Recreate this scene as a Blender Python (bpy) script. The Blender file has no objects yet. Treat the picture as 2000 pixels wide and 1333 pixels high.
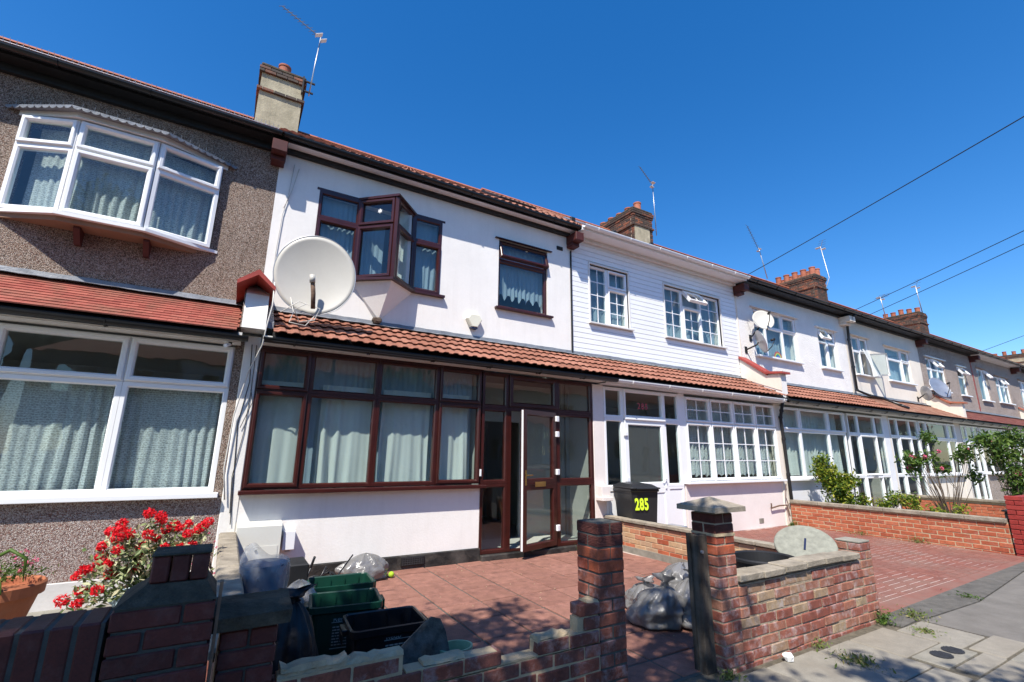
import bpy, bmesh, math, random
from mathutils import Vector, Matrix, Euler
R = math.radians
rnd = random.Random(7)
scene = bpy.context.scene
col = scene.collection

# ------------------------------------------------------------------ camera
EYE = 1.5
YAW, PITCH, ROLL = R(30.5), R(13.45), R(0.73)
fw = Vector((math.sin(YAW)*math.cos(PITCH), math.cos(YAW)*math.cos(PITCH), math.sin(PITCH)))
rt = Vector((math.cos(YAW), -math.sin(YAW), 0)); up = rt.cross(fw)
r2 = rt*math.cos(ROLL) + up*math.sin(ROLL); u2 = -rt*math.sin(ROLL) + up*math.cos(ROLL)
cam = bpy.data.objects.new('camera', bpy.data.cameras.new('camera')); col.objects.link(cam)
cam.matrix_world = Matrix((( r2.x, u2.x, -fw.x, 0), (r2.y, u2.y, -fw.y, 0), (r2.z, u2.z, -fw.z, EYE), (0, 0, 0, 1)))
cam.data.sensor_width = 36; cam.data.lens = 915/2000*36
cam.data.clip_start = 0.05; cam.data.clip_end = 3000
scene.camera = cam

# ------------------------------------------------------------------ sky and sun
SUN = Vector((-1.1, -1.0, 2.1)).normalized()
el = math.asin(SUN.z); az = math.atan2(SUN.x, SUN.y)
world = bpy.data.worlds.new('World'); scene.world = world; world.use_nodes = True
nt = world.node_tree; nt.nodes.clear()
sky = nt.nodes.new('ShaderNodeTexSky'); sky.sky_type = 'NISHITA'; sky.sun_disc = False
sky.sun_elevation = el; sky.sun_rotation = az
sky.altitude = 0; sky.air_density = 1.0; sky.dust_density = 0.25; sky.ozone_density = 3.2
bg = nt.nodes.new('ShaderNodeBackground'); bg.inputs[1].default_value = 0.1
wo = nt.nodes.new('ShaderNodeOutputWorld')
hs = nt.nodes.new('ShaderNodeHueSaturation'); hs.inputs['Saturation'].default_value = 1.36; hs.inputs['Hue'].default_value = 0.505; hs.inputs['Value'].default_value = 1.38
nt.links.new(sky.outputs[0], hs.inputs['Color']); nt.links.new(hs.outputs[0], bg.inputs[0]); nt.links.new(bg.outputs[0], wo.inputs[0])
sl = bpy.data.lights.new('sun', 'SUN'); sl.energy = 5.0; sl.angle = R(0.53); sl.color = (1.0, 0.945, 0.86)
so = bpy.data.objects.new('sun', sl); col.objects.link(so)
so.rotation_euler = (-SUN).to_track_quat('-Z', 'Y').to_euler(); so.location = (-20, -20, 40)
scene.view_settings.view_transform = 'Standard'; scene.view_settings.look = 'None'
scene.view_settings.exposure = 0.6; scene.view_settings.gamma = 1.0
scene.view_settings.use_curve_mapping = False
scene.cycles.max_bounces = 8; scene.cycles.transparent_max_bounces = 16
scene.cycles.use_denoising = True
scene.cycles.sample_clamp_indirect = 4.0

# ------------------------------------------------------------------ object helpers
WM = {}
def link(o, parent=None, basis=None):
    col.objects.link(o)
    basis = basis or Matrix.Identity(4)
    if parent is not None:
        o.parent = parent
        o.matrix_parent_inverse = WM[parent.name].inverted()
    o.matrix_basis = basis
    WM[o.name] = basis.copy()
    return o
def tag(o, label=None, cat=None, group=None, kind=None):
    if label: o['label'] = label
    if cat: o['category'] = cat
    if group: o['group'] = group
    if kind: o['kind'] = kind
    return o
def thing(name, loc, label, cat, group=None):
    o = bpy.data.objects.new(name, None); o.empty_display_size = 0.1
    link(o, None, Matrix.Translation(Vector(loc)))
    return tag(o, label, cat, group)

class MB:
    def __init__(s): s.v = []; s.f = []; s.mi = []; s.cur = 0; s.M = None
    def add(s, vs, fs):
        n = len(s.v)
        if s.M is not None: vs = [tuple(s.M @ Vector(p)) for p in vs]
        s.v += [tuple(p) for p in vs]
        s.f += [tuple(i+n for i in f) for f in fs]; s.mi += [s.cur]*len(fs)
        return s
    def box(s, x0, x1, y0, y1, z0, z1, c=0):
        if c <= 0:
            vs = [(x, y, z) for z in (z0, z1) for y in (y0, y1) for x in (x0, x1)]
            return s.add(vs, [(0,2,3,1), (4,5,7,6), (0,1,5,4), (2,6,7,3), (0,4,6,2), (1,3,7,5)])
        vs = []; fs = []
        for sx in (0, 1):
            for sy in (0, 1):
                for sz in (0, 1):
                    X = (x0, x1)[sx]; Y = (y0, y1)[sy]; Z = (z0, z1)[sz]
                    dx = c*(1-2*sx); dy = c*(1-2*sy); dz = c*(1-2*sz)
                    vs += [(X, Y+dy, Z+dz), (X+dx, Y, Z+dz), (X+dx, Y+dy, Z)]
        def I(sx, sy, sz, k): return (sx*4+sy*2+sz)*3+k
        for a in (0, 1):
            fs.append((I(a,0,0,0), I(a,1,0,0), I(a,1,1,0), I(a,0,1,0)))
            fs.append((I(0,a,0,1), I(1,a,0,1), I(1,a,1,1), I(0,a,1,1)))
            fs.append((I(0,0,a,2), I(1,0,a,2), I(1,1,a,2), I(0,1,a,2)))
            for b in (0, 1):
                fs.append((I(a,b,0,0), I(a,b,1,0), I(a,b,1,1), I(a,b,0,1)))
                fs.append((I(a,0,b,0), I(a,1,b,0), I(a,1,b,2), I(a,0,b,2)))
                fs.append((I(0,a,b,1), I(1,a,b,1), I(1,a,b,2), I(0,a,b,2)))
                for d in (0, 1): fs.append((I(a,b,d,0), I(a,b,d,1), I(a,b,d,2)))
        return s.add(vs, fs)
    def tube(s, pts, r, n=6, cap=True):
        pts = [Vector(p) for p in pts]; rs = r if isinstance(r, (list, tuple)) else [r]*len(pts)
        vs = []; fs = []; prev = None
        for i, p in enumerate(pts):
            t = (pts[min(i+1, len(pts)-1)] - pts[max(i-1, 0)]).normalized()
            if prev is None: a = t.orthogonal().normalized()
            else:
                a = prev - t*prev.dot(t)
                a = a.normalized() if a.length > 1e-5 else t.orthogonal().normalized()
            prev = a; b = t.cross(a)
            for k in range(n):
                q = 2*math.pi*k/n; vs.append(p + (a*math.cos(q)+b*math.sin(q))*rs[i])
        for i in range(len(pts)-1):
            for k in range(n):
                fs.append((i*n+k, i*n+(k+1)%n, (i+1)*n+(k+1)%n, (i+1)*n+k))
        if cap: fs += [tuple(range(n))[::-1], tuple(range((len(pts)-1)*n, len(pts)*n))]
        return s.add(vs, fs)
    def lathe(s, prof, n=24, o=(0,0,0), sx=1, sy=1):
        vs = []; fs = []
        for (r, z) in prof:
            for k in range(n):
                q = 2*math.pi*k/n; vs.append((o[0]+r*math.cos(q)*sx, o[1]+r*math.sin(q)*sy, o[2]+z))
        for i in range(len(prof)-1):
            for k in range(n): fs.append((i*n+k, i*n+(k+1)%n, (i+1)*n+(k+1)%n, (i+1)*n+k))
        return s.add(vs, fs)
    def prism(s, poly, axis, a, b):
        def P(p, t):
            return {'x': (t, p[0], p[1]), 'y': (p[0], t, p[1]), 'z': (p[0], p[1], t)}[axis]
        n = len(poly); vs = [P(p, a) for p in poly] + [P(p, b) for p in poly]
        fs = [tuple(range(n))[::-1], tuple(range(n, 2*n))] + [(i, (i+1)%n, n+(i+1)%n, n+i) for i in range(n)]
        return s.add(vs, fs)
    def ring(s, u0, u1, v0, v1, prof):
        vs = []; fs = []
        for (i, d) in prof:
            vs += [(u0+i, d, v0+i), (u1-i, d, v0+i), (u1-i, d, v1-i), (u0+i, d, v1-i)]
        for k in range(len(prof)-1):
            for j in range(4): fs.append((k*4+j, k*4+(j+1)%4, (k+1)*4+(j+1)%4, (k+1)*4+j))
        return s.add(vs, fs)
    def mesh(s, name, mats, smooth=False, fix=True):
        me = bpy.data.meshes.new(name); me.from_pydata(s.v, [], s.f)
        mats = mats if isinstance(mats, (list, tuple)) else [mats]
        for m in mats: me.materials.append(m)
        if any(s.mi): me.polygons.foreach_set('material_index', s.mi)
        if fix:
            bm = bmesh.new(); bm.from_mesh(me); bmesh.ops.recalc_face_normals(bm, faces=bm.faces); bm.to_mesh(me); bm.free()
        if smooth: me.polygons.foreach_set('use_smooth', [True]*len(me.polygons))
        me.update(); return me
    def obj(s, name, mats, parent=None, smooth=False, basis=None, label=None, kind=None, fix=True):
        o = bpy.data.objects.new(name, s.mesh(name, mats, smooth, fix))
        link(o, parent, basis)
        if label: o['label'] = label
        if kind: o['kind'] = kind
        return o
def inst(name, me, parent, basis, label=None):
    o = bpy.data.objects.new(name, me); link(o, parent, basis)
    if label: o['label'] = label
    return o
def jitter(mb, a, seed=1, f=6.0):
    from mathutils import noise
    for i, p in enumerate(mb.v):
        q = Vector(p)*f + Vector((seed*7.1, seed*3.3, seed))
        n = noise.noise_vector(q); mb.v[i] = (p[0]+n.x*a, p[1]+n.y*a, p[2]+n.z*a)
    return mb

# ------------------------------------------------------------------ materials
def newmat(name):
    m = bpy.data.materials.new(name); m.use_nodes = True; nt = m.node_tree; nt.nodes.clear()
    out = nt.nodes.new('ShaderNodeOutputMaterial'); b = nt.nodes.new('ShaderNodeBsdfPrincipled')
    nt.links.new(b.outputs[0], out.inputs[0]); return m, nt, b, out
def N(nt, t, **k):
    n = nt.nodes.new(t)
    for a, v in k.items():
        if isinstance(a, str) and hasattr(n, a): setattr(n, a, v)
    return n
def ramp(nt, src, stops, interp='LINEAR'):
    r = nt.nodes.new('ShaderNodeValToRGB'); r.color_ramp.interpolation = interp
    e = r.color_ramp.elements
    while len(e) > 1: e.remove(e[-1])
    e[0].position = stops[0][0]; c = stops[0][1]; e[0].color = (*c, 1) if len(c) == 3 else c
    for p, c in stops[1:]:
        x = e.new(p); x.color = (*c, 1) if len(c) == 3 else c
    nt.links.new(src, r.inputs[0]); return r.outputs[0]
def g(v): return (v, v, v)
def noise(nt, vec, scale, detail=4, rough=0.55, dist=0.0):
    n = nt.nodes.new('ShaderNodeTexNoise'); n.inputs['Scale'].default_value = scale
    n.inputs['Detail'].default_value = detail; n.inputs['Roughness'].default_value = rough
    n.inputs['Distortion'].default_value = dist
    if vec is not None: nt.links.new(vec, n.inputs['Vector'])
    return n.outputs['Fac']
def mix(nt, fac, a, b, mode='MIX'):
    m = nt.nodes.new('ShaderNodeMix'); m.data_type = 'RGBA'; m.blend_type = mode
    def S(i, v):
        if hasattr(v, 'is_linked') or hasattr(v, 'links'): nt.links.new(v, m.inputs[i])
        elif isinstance(v, (int, float)): m.inputs[i].default_value = v
        else: m.inputs[i].default_value = (*v, 1)
    S(0, fac); S(6, a); S(7, b); return m.outputs[2]
def bump(nt, b, h, strength, dist=0.01):
    n = nt.nodes.new('ShaderNodeBump'); n.inputs['Strength'].default_value = strength
    n.inputs['Distance'].default_value = dist; nt.links.new(h, n.inputs['Height'])
    nt.links.new(n.outputs[0], b.inputs['Normal']); return n
def geo_pos(nt):
    return nt.nodes.new('ShaderNodeNewGeometry').outputs['Position']
def vscale(nt, vec, s):
    m = nt.nodes.new('ShaderNodeMapping'); m.inputs['Scale'].default_value = s; nt.links.new(vec, m.inputs[0]); return m.outputs[0]
def sc(c, k): return tuple(min(1, x*k) for x in c)

def surf(name, c, rough=0.6, var=0.08, nscale=3.0, bstr=0.0, bscale=60.0, bdist=0.004, spec=0.4, dirt=0.0, dirtc=(0.12, 0.1, 0.08), streak=0.0, metal=0.0):
    m, nt, b, _ = newmat(name); P = geo_pos(nt)
    f = noise(nt, P, nscale, 6, 0.6)
    cc = ramp(nt, f, [(0.3, sc(c, 1-var*1.6)), (0.7, sc(c, 1+var*0.7))])
    f2 = noise(nt, P, nscale*14, 3, 0.6)
    cc = mix(nt, 0.5, cc, mix(nt, 1.0, cc, ramp(nt, f2, [(0.3, g(1-var*1.5)), (0.7, g(1.0))]), 'MULTIPLY'))
    if dirt > 0:
        f3 = noise(nt, P, 1.7, 8, 0.7, 0.5)
        cc = mix(nt, ramp(nt, f3, [(0.48, g(0)), (0.75, g(dirt))]), cc, dirtc)
    if streak > 0:
        f4 = noise(nt, vscale(nt, P, (9, 9, 0.7)), 1.0, 5, 0.6)
        cc = mix(nt, ramp(nt, f4, [(0.5, g(0)), (0.78, g(streak))]), cc, dirtc)
    nt.links.new(cc, b.inputs['Base Color'])
    b.inputs['Roughness'].default_value = rough; b.inputs['Specular IOR Level'].default_value = spec
    b.inputs['Metallic'].default_value = metal
    if bstr > 0: bump(nt, b, noise(nt, P, bscale, 5, 0.6), bstr, bdist)
    return m

def pebble(name, stops, scale=75, moss=0.0):
    m, nt, b, _ = newmat(name); P = geo_pos(nt)
    v = nt.nodes.new('ShaderNodeTexVoronoi'); v.inputs['Scale'].default_value = scale; nt.links.new(P, v.inputs['Vector'])
    sep = nt.nodes.new('ShaderNodeSeparateColor'); nt.links.new(v.outputs['Color'], sep.inputs[0])
    c = ramp(nt, sep.outputs[0], stops, 'CONSTANT')
    big = ramp(nt, noise(nt, P, 1.2, 5), [(0.3, g(0.82)), (0.7, g(1.1))])
    c = mix(nt, 1.0, c, big, 'MULTIPLY')
    edge = ramp(nt, v.outputs['Distance'], [(0.35, g(1.0)), (0.8, g(0.52))])
    c = mix(nt, 1.0, c, edge, 'MULTIPLY')
    nt.links.new(c, b.inputs['Base Color']); b.inputs['Roughness'].default_value = 0.8
    inv = ramp(nt, v.outputs['Distance'], [(0.0, g(1.0)), (0.75, g(0.0))])
    bump(nt, b, inv, 1.0, 0.012); return m

def brickmat(name, stops, white=0.0, mott=0.25, soot=0.0, rough=0.78, ridged=False):
    m, nt, b, _ = newmat(name); oi = nt.nodes.new('ShaderNodeObjectInfo'); P = geo_pos(nt)
    c = ramp(nt, oi.outputs['Random'], stops)
    add = nt.nodes.new('ShaderNodeVectorMath'); add.operation = 'ADD'; nt.links.new(P, add.inputs[0])
    k = nt.nodes.new('ShaderNodeVectorMath'); k.operation = 'SCALE'; k.inputs[0].default_value = (31, 17, 53)
    nt.links.new(oi.outputs['Random'], k.inputs['Scale']); nt.links.new(k.outputs[0], add.inputs[1])
    Q = add.outputs[0]
    f = noise(nt, Q, 14, 6, 0.7)
    c = mix(nt, 1.0, c, ramp(nt, f, [(0.3, g(1-mott*1.8)), (0.7, g(1+mott*0.4))]), 'MULTIPLY')
    f2 = noise(nt, Q, 90, 3, 0.7)
    c = mix(nt, 1.0, c, ramp(nt, f2, [(0.3, g(0.8)), (0.6, g(1.06))]), 'MULTIPLY')
    if white > 0:
        f3 = noise(nt, Q, 9, 8, 0.75, 0.3)
        w = ramp(nt, f3, [(0.5, g(0)), (0.68, g(white))])
        c = mix(nt, w, c, (0.55, 0.5, 0.5))
    if soot > 0:
        f3 = noise(nt, Q, 7, 6, 0.7, 0.3)
        w = ramp(nt, f3, [(0.42, g(0)), (0.62, g(soot))])
        c = mix(nt, w, c, (0.035, 0.028, 0.024))
    nt.links.new(c, b.inputs['Base Color']); b.inputs['Roughness'].default_value = rough
    if ridged:
        w = nt.nodes.new('ShaderNodeTexWave'); w.bands_direction = 'Z'; w.inputs['Scale'].default_value = 38
        w.inputs['Distortion'].default_value = 5; w.inputs['Detail'].default_value = 4; w.inputs['Detail Scale'].default_value = 2
        nt.links.new(P, w.inputs['Vector']); bump(nt, b, w.outputs['Fac'], 0.9, 0.006)
    else: bump(nt, b, noise(nt, Q, 70, 5, 0.7), 0.5, 0.004)
    return m

def randmat(name, stops, rough=0.7, bstr=0.0, bscale=60, trans=0.0, source='OBJ', spec=0.3, mott=0.2, stain=0.0, stainc=(0.1,0.08,0.05), wscale=2.5):
    m, nt, b, out = newmat(name); P = geo_pos(nt)
    src = (nt.nodes.new('ShaderNodeObjectInfo').outputs['Random'] if source == 'OBJ' else nt.nodes.new('ShaderNodeNewGeometry').outputs['Random Per Island'])
    c = ramp(nt, src, stops)
    if mott > 0:
        c = mix(nt, 1.0, c, ramp(nt, noise(nt, P, 9, 6, 0.65), [(0.3, g(1-mott*1.5)), (0.7, g(1+mott*0.3))]), 'MULTIPLY')
        c = mix(nt, 1.0, c, ramp(nt, noise(nt, P, 140, 2, 0.6), [(0.3, g(1-mott)), (0.65, g(1.04))]), 'MULTIPLY')
    if stain > 0:
        c = mix(nt, ramp(nt, noise(nt, P, wscale, 7, 0.7, 0.4), [(0.45, g(0)), (0.68, g(stain))]), c, stainc)
    nt.links.new(c, b.inputs['Base Color']); b.inputs['Roughness'].default_value = rough
    b.inputs['Specular IOR Level'].default_value = spec
    if bstr > 0: bump(nt, b, noise(nt, P, bscale, 5, 0.65), bstr, 0.004)
    if trans > 0:
        t = nt.nodes.new('ShaderNodeBsdfTranslucent'); nt.links.new(c, t.inputs[0])
        a = nt.nodes.new('ShaderNodeMixShader'); a.inputs[0].default_value = trans
        nt.links.new(b.outputs[0], a.inputs[1]); nt.links.new(t.outputs[0], a.inputs[2]); nt.links.new(a.outputs[0], out.inputs[0])
    return m

def glassmat(name, tint=(0.9, 0.95, 0.94), ior=1.75, rough=0.0, body=0.0):
    m = bpy.data.materials.new(name); m.use_nodes = True; nt = m.node_tree; nt.nodes.clear()
    out = nt.nodes.new('ShaderNodeOutputMaterial'); tr = nt.nodes.new('ShaderNodeBsdfTransparent'); tr.inputs[0].default_value = (*tint, 1)
    gl = nt.nodes.new('ShaderNodeBsdfGlossy'); gl.inputs['Roughness'].default_value = rough
    fr = nt.nodes.new('ShaderNodeFresnel'); fr.inputs[0].default_value = ior
    nz = noise(nt, geo_pos(nt), 2.2, 2, 0.4); bp = nt.nodes.new('ShaderNodeBump'); bp.inputs['Strength'].default_value = 0.12
    bp.inputs['Distance'].default_value = 0.02; nt.links.new(nz, bp.inputs['Height']); nt.links.new(bp.outputs[0], gl.inputs['Normal'])
    bf = nt.nodes.new('ShaderNodeNewGeometry'); im = nt.nodes.new('ShaderNodeMath'); im.operation = 'SUBTRACT'; im.inputs[0].default_value = 1; nt.links.new(bf.outputs['Backfacing'], im.inputs[1])
    fm = nt.nodes.new('ShaderNodeMath'); fm.operation = 'MULTIPLY'; nt.links.new(fr.outputs[0], fm.inputs[0]); nt.links.new(im.outputs[0], fm.inputs[1])
    mx = nt.nodes.new('ShaderNodeMixShader'); nt.links.new(fm.outputs[0], mx.inputs[0])
    nt.links.new(tr.outputs[0], mx.inputs[1]); nt.links.new(gl.outputs[0], mx.inputs[2])
    res = mx.outputs[0]
    if body > 0:
        d = nt.nodes.new('ShaderNodeBsdfDiffuse'); d.inputs[0].default_value = (0.5, 0.52, 0.5, 1)
        m2 = nt.nodes.new('ShaderNodeMixShader'); m2.inputs[0].default_value = body
        nt.links.new(res, m2.inputs[1]); nt.links.new(d.outputs[0], m2.inputs[2]); res = m2.outputs[0]
    nt.links.new(res, out.inputs[0]); return m

def curtainmat(name, c, lace=0.0, alpha=1.0):
    m, nt, b, out = newmat(name); P = geo_pos(nt)
    b.inputs['Base Color'].default_value = (*c, 1); b.inputs['Roughness'].default_value = 0.9
    t = nt.nodes.new('ShaderNodeBsdfTranslucent'); t.inputs[0].default_value = (*sc(c, 0.8), 1)
    a = nt.nodes.new('ShaderNodeMixShader'); a.inputs[0].default_value = 0.35
    nt.links.new(b.outputs[0], a.inputs[1]); nt.links.new(t.outputs[0], a.inputs[2]); res = a.outputs[0]
    if lace > 0 or alpha < 1:
        tr = nt.nodes.new('ShaderNodeBsdfTransparent'); k = nt.nodes.new('ShaderNodeMixShader')
        if lace > 0:
            w = nt.nodes.new('ShaderNodeTexWave'); w.bands_direction = 'Z'; w.inputs['Scale'].default_value = 13
            w.inputs['Distortion'].default_value = 5.5; w.inputs['Detail'].default_value = 2; w.inputs['Detail Scale'].default_value = 3
            nt.links.new(P, w.inputs['Vector'])
            v = nt.nodes.new('ShaderNodeTexVoronoi'); v.inputs['Scale'].default_value = 38; v.feature = 'DISTANCE_TO_EDGE'; nt.links.new(P, v.inputs['Vector'])
            f = mix(nt, 0.5, ramp(nt, w.outputs['Fac'], [(0.35, g(0)), (0.6, g(1))]), ramp(nt, v.outputs['Distance'], [(0.06, g(0)), (0.2, g(1))]))
            f = ramp(nt, f, [(0.0, g(0.0)), (1.0, g(lace))])
            nt.links.new(f, k.inputs[0])
        else: k.inputs[0].default_value = 1-alpha
        nt.links.new(res, k.inputs[1]); nt.links.new(tr.outputs[0], k.inputs[2]); res = k.outputs[0]
    nt.links.new(res, out.inputs[0]); return m

def bagmat(name, c, alpha):
    m, nt, b, out = newmat(name); P = geo_pos(nt)
    b.inputs['Base Color'].default_value = (*c, 1); b.inputs['Roughness'].default_value = 0.22; b.inputs['Specular IOR Level'].default_value = 0.7
    bump(nt, b, noise(nt, P, 16, 3, 0.5, 2.2), 0.6, 0.012)
    if alpha < 1:
        tr = nt.nodes.new('ShaderNodeBsdfTransparent'); k = nt.nodes.new('ShaderNodeMixShader')
        f = ramp(nt, noise(nt, P, 7, 3, 0.5), [(0.35, g(alpha-0.12)), (0.65, g(min(1, alpha+0.14)))])
        nt.links.new(f, k.inputs[0]); nt.links.new(tr.outputs[0], k.inputs[1]); nt.links.new(b.outputs[0], k.inputs[2])
        nt.links.new(k.outputs[0], out.inputs[0])
    return m

M = {}
M['pebA'] = pebble('pebbledash_brown', [(0, (0.11, 0.075, 0.055)), (0.18, (0.26, 0.18, 0.13)), (0.38, (0.4, 0.29, 0.22)), (0.6, (0.5, 0.39, 0.32)), (0.82, (0.6, 0.51, 0.44)), (0.93, (0.24, 0.11, 0.07))], 120)
M['pebA2'] = pebble('pebbledash_pink', [(0, (0.2, 0.12, 0.1)), (0.15, (0.38, 0.25, 0.21)), (0.35, (0.50, 0.38, 0.33)), (0.6, (0.62, 0.51, 0.46)), (0.82, (0.72, 0.64, 0.6)), (0.93, (0.3, 0.13, 0.09))], 118)
M['pebF'] = pebble('pebbledash_grey', [(0, (0.27, 0.21, 0.17)), (0.2, (0.44, 0.35, 0.29)), (0.5, (0.56, 0.46, 0.39)), (0.8, (0.64, 0.54, 0.48))], 80)
M['white'] = surf('white_render', (0.82, 0.79, 0.745), 0.75, 0.035, 1.6, 0.35, 38, 0.006, 0.3, streak=0.16, dirtc=(0.5, 0.47, 0.42), dirt=0.07)
M['whiteB'] = surf('rough_white_render', (0.83, 0.80, 0.76), 0.85, 0.05, 2.0, 0.7, 26, 0.02, 0.2)
M['pink'] = surf('pink_white_render', (0.80, 0.725, 0.68), 0.8, 0.05, 1.8, 0.4, 30, 0.008, 0.2, dirt=0.12, dirtc=(0.5, 0.42, 0.36))
M['cream'] = surf('cream_render', (0.78, 0.71, 0.61), 0.8, 0.05, 2.0, 0.3, 40, 0.006, 0.2, streak=0.15, dirtc=(0.45, 0.38, 0.3))
M['paintbrick'] = surf('painted_brick', (0.76, 0.76, 0.78), 0.6, 0.05, 2.0, 0.3, 60, 0.004)
M['plinth'] = surf('black_plinth', (0.022, 0.021, 0.02), 0.6, 0.4, 6, 0.8, 40, 0.01, 0.4, dirt=0.5, dirtc=(0.22, 0.19, 0.16))
M['greyplinth'] = surf('grey_plinth', (0.62, 0.60, 0.58), 0.8, 0.06, 3, 0.4, 30, 0.006, dirt=0.2, dirtc=(0.35, 0.3, 0.24))
M['upvc'] = surf('white_upvc', (0.82, 0.825, 0.83), 0.32, 0.02, 2, 0, spec=0.5)
M['meter'] = surf('meter_cream', (0.60, 0.595, 0.54), 0.5, 0.03, 3)
M['upvcD'] = surf('white_upvc_aged', (0.74, 0.73, 0.70), 0.4, 0.05, 3, 0, dirt=0.18, dirtc=(0.4, 0.35, 0.3))
M['rose'] = surf('rosewood_upvc', (0.05, 0.0105, 0.008), 0.28, 0.18, 5, 0.1, 200, 0.001, 0.5)
M['black'] = surf('black_plastic', (0.012, 0.012, 0.013), 0.32, 0.1, 4, 0, spec=0.5)
M['blackM'] = surf('black_matt', (0.016, 0.016, 0.017), 0.55, 0.2, 4, 0.2, 60, 0.003)
M['greenP'] = surf('green_plastic', (0.005, 0.045, 0.028), 0.38, 0.15, 5, 0.1, 60, 0.002, 0.5)
M['binblack'] = surf('bin_plastic', (0.018, 0.019, 0.02), 0.42, 0.12, 4, 0.15, 150, 0.001, 0.5)
M['lead'] = surf('lead_flashing', (0.20, 0.215, 0.24), 0.5, 0.18, 5, 0.5, 14, 0.02, 0.5, dirt=0.25, dirtc=(0.35, 0.35, 0.36))
M['tile'] = randmat('concrete_tile', [(0, (0.27, 0.105, 0.065)), (0.5, (0.35, 0.145, 0.095)), (1, (0.41, 0.185, 0.125))], 0.8, 0.5, 90, mott=0.2, stain=0.35, stainc=(0.16, 0.07, 0.045))
M['tileP'] = randmat('red_painted_tile', [(0, (0.29, 0.075, 0.055)), (0.5, (0.36, 0.095, 0.07)), (1, (0.40, 0.12, 0.085))], 0.6, 0.3, 60, mott=0.15, stain=0.65, stainc=(0.17, 0.10, 0.065))
M['tileS'] = randmat('clay_plain_tile', [(0, (0.30, 0.12, 0.075)), (0.5, (0.42, 0.2, 0.13)), (1, (0.5, 0.3, 0.2))], 0.8, 0.3, 60, source='ISL', stain=0.3)
M['tileM'] = randmat('maroon_plain_tile', [(0, (0.17, 0.05, 0.04)), (0.5, (0.25, 0.08, 0.06)), (1, (0.3, 0.12, 0.09))], 0.8, 0.3, 60, source='ISL', stain=0.2)
M['tileU'] = randmat('roof_tile_sheet', [(0, (0.34, 0.14, 0.09)), (1, (0.44, 0.2, 0.13))], 0.8, 0.4, 60, source='ISL', stain=0.35, stainc=(0.12, 0.09, 0.06))
M['redpaint'] = surf('red_paint', (0.36, 0.06, 0.045), 0.5, 0.15, 5, 0.4, 30, 0.005, 0.4)
M['corb'] = surf('dark_red_corbel', (0.085, 0.018, 0.014), 0.6, 0.2, 8)
M['stone'] = surf('concrete_coping', (0.36, 0.31, 0.24), 0.85, 0.25, 7, 0.9, 55, 0.008, 0.2, dirt=0.35, dirtc=(0.14, 0.11, 0.08))
M['stoneD'] = surf('lichened_cap', (0.12, 0.095, 0.065), 0.85, 0.4, 10, 1.0, 45, 0.012, 0.2, dirt=0.5, dirtc=(0.09, 0.075, 0.055))
M['mortar'] = surf('mortar', (0.40, 0.32, 0.23), 0.9, 0.2, 12, 1.0, 60, 0.01, 0.2)
M['mortarG'] = surf('mortar_grey', (0.1, 0.1, 0.09), 0.9, 0.2, 12, 0.6, 60, 0.006, 0.2)
M['mortarL'] = surf('mortar_pale', (0.5, 0.39, 0.25), 0.9, 0.15, 12, 0.9, 50, 0.008, 0.2)
M['bk'] = brickmat('brick_red', [(0, (0.2, 0.055, 0.035)), (0.35, (0.27, 0.075, 0.045)), (0.7, (0.33, 0.095, 0.055)), (1, (0.24, 0.09, 0.07))], 0.4, 0.35, soot=0.3)
M['bkR'] = brickmat('brick_weathered', [(0, (0.25, 0.07, 0.045)), (0.5, (0.33, 0.11, 0.07)), (0.75, (0.36, 0.16, 0.10)), (1, (0.34, 0.13, 0.08))], 0.5)
M['bkW'] = brickmat('brick_buff', [(0, (0.34, 0.2, 0.12)), (1, (0.42, 0.3, 0.18))], 0.5)
M['bkO'] = brickmat('brick_orange_new', [(0, (0.42, 0.085, 0.03)), (0.5, (0.5, 0.11, 0.04)), (1, (0.38, 0.07, 0.03))], 0.12, soot=0.25)
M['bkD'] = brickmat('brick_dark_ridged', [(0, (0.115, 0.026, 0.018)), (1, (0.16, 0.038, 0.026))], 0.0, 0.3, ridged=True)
M['bkA'] = brickmat('brick_maroon', [(0, (0.095, 0.018, 0.012)), (1, (0.14, 0.026, 0.018))], 0.06, 0.2, rough=0.6)
M['bkY'] = brickmat('brick_mixed_yellow', [(0, (0.52, 0.19, 0.10)), (0.35, (0.5, 0.26, 0.14)), (0.7, (0.52, 0.33, 0.18)), (1, (0.46, 0.3, 0.19))], 0.15, 0.15)
M['bkT'] = brickmat('brick_terracotta', [(0, (0.38, 0.085, 0.035)), (0.5, (0.46, 0.12, 0.05)), (1, (0.50, 0.15, 0.07))], 0.12, 0.18)
M['bkC'] = brickmat('brick_sooty', [(0, (0.05, 0.035, 0.026)), (0.45, (0.11, 0.065, 0.042)), (0.75, (0.2, 0.08, 0.045)), (1, (0.36, 0.12, 0.055))], 0.0, 0.3, soot=0.75)
M['bkP'] = brickmat('brick_painted_red', [(0, (0.30, 0.03, 0.022)), (1, (0.36, 0.042, 0.03))], 0.0, 0.15, rough=0.5)
M['pot'] = randmat('terracotta_pot', [(0, (0.38, 0.12, 0.07)), (1, (0.48, 0.17, 0.10))], 0.75, 0.2, 50)
M['stucco'] = surf('stained_render', (0.46, 0.41, 0.29), 0.85, 0.22, 4, 0.6, 30, 0.01, 0.2, dirt=0.45, dirtc=(0.2, 0.18, 0.12), streak=0.4)
M['glass'] = glassmat('window_glass')
M['glassD'] = glassmat('obscured_glass', (0.72, 0.8, 0.78), 1.7, 0.02, 0.07)
M['lace'] = curtainmat('lace_curtain', (0.84, 0.86, 0.88), 0.5)
M['drape'] = curtainmat('white_drape', (0.82, 0.83, 0.80))
M['net'] = curtainmat('blue_net', (0.5, 0.62, 0.74), 0, 0.8)
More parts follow.
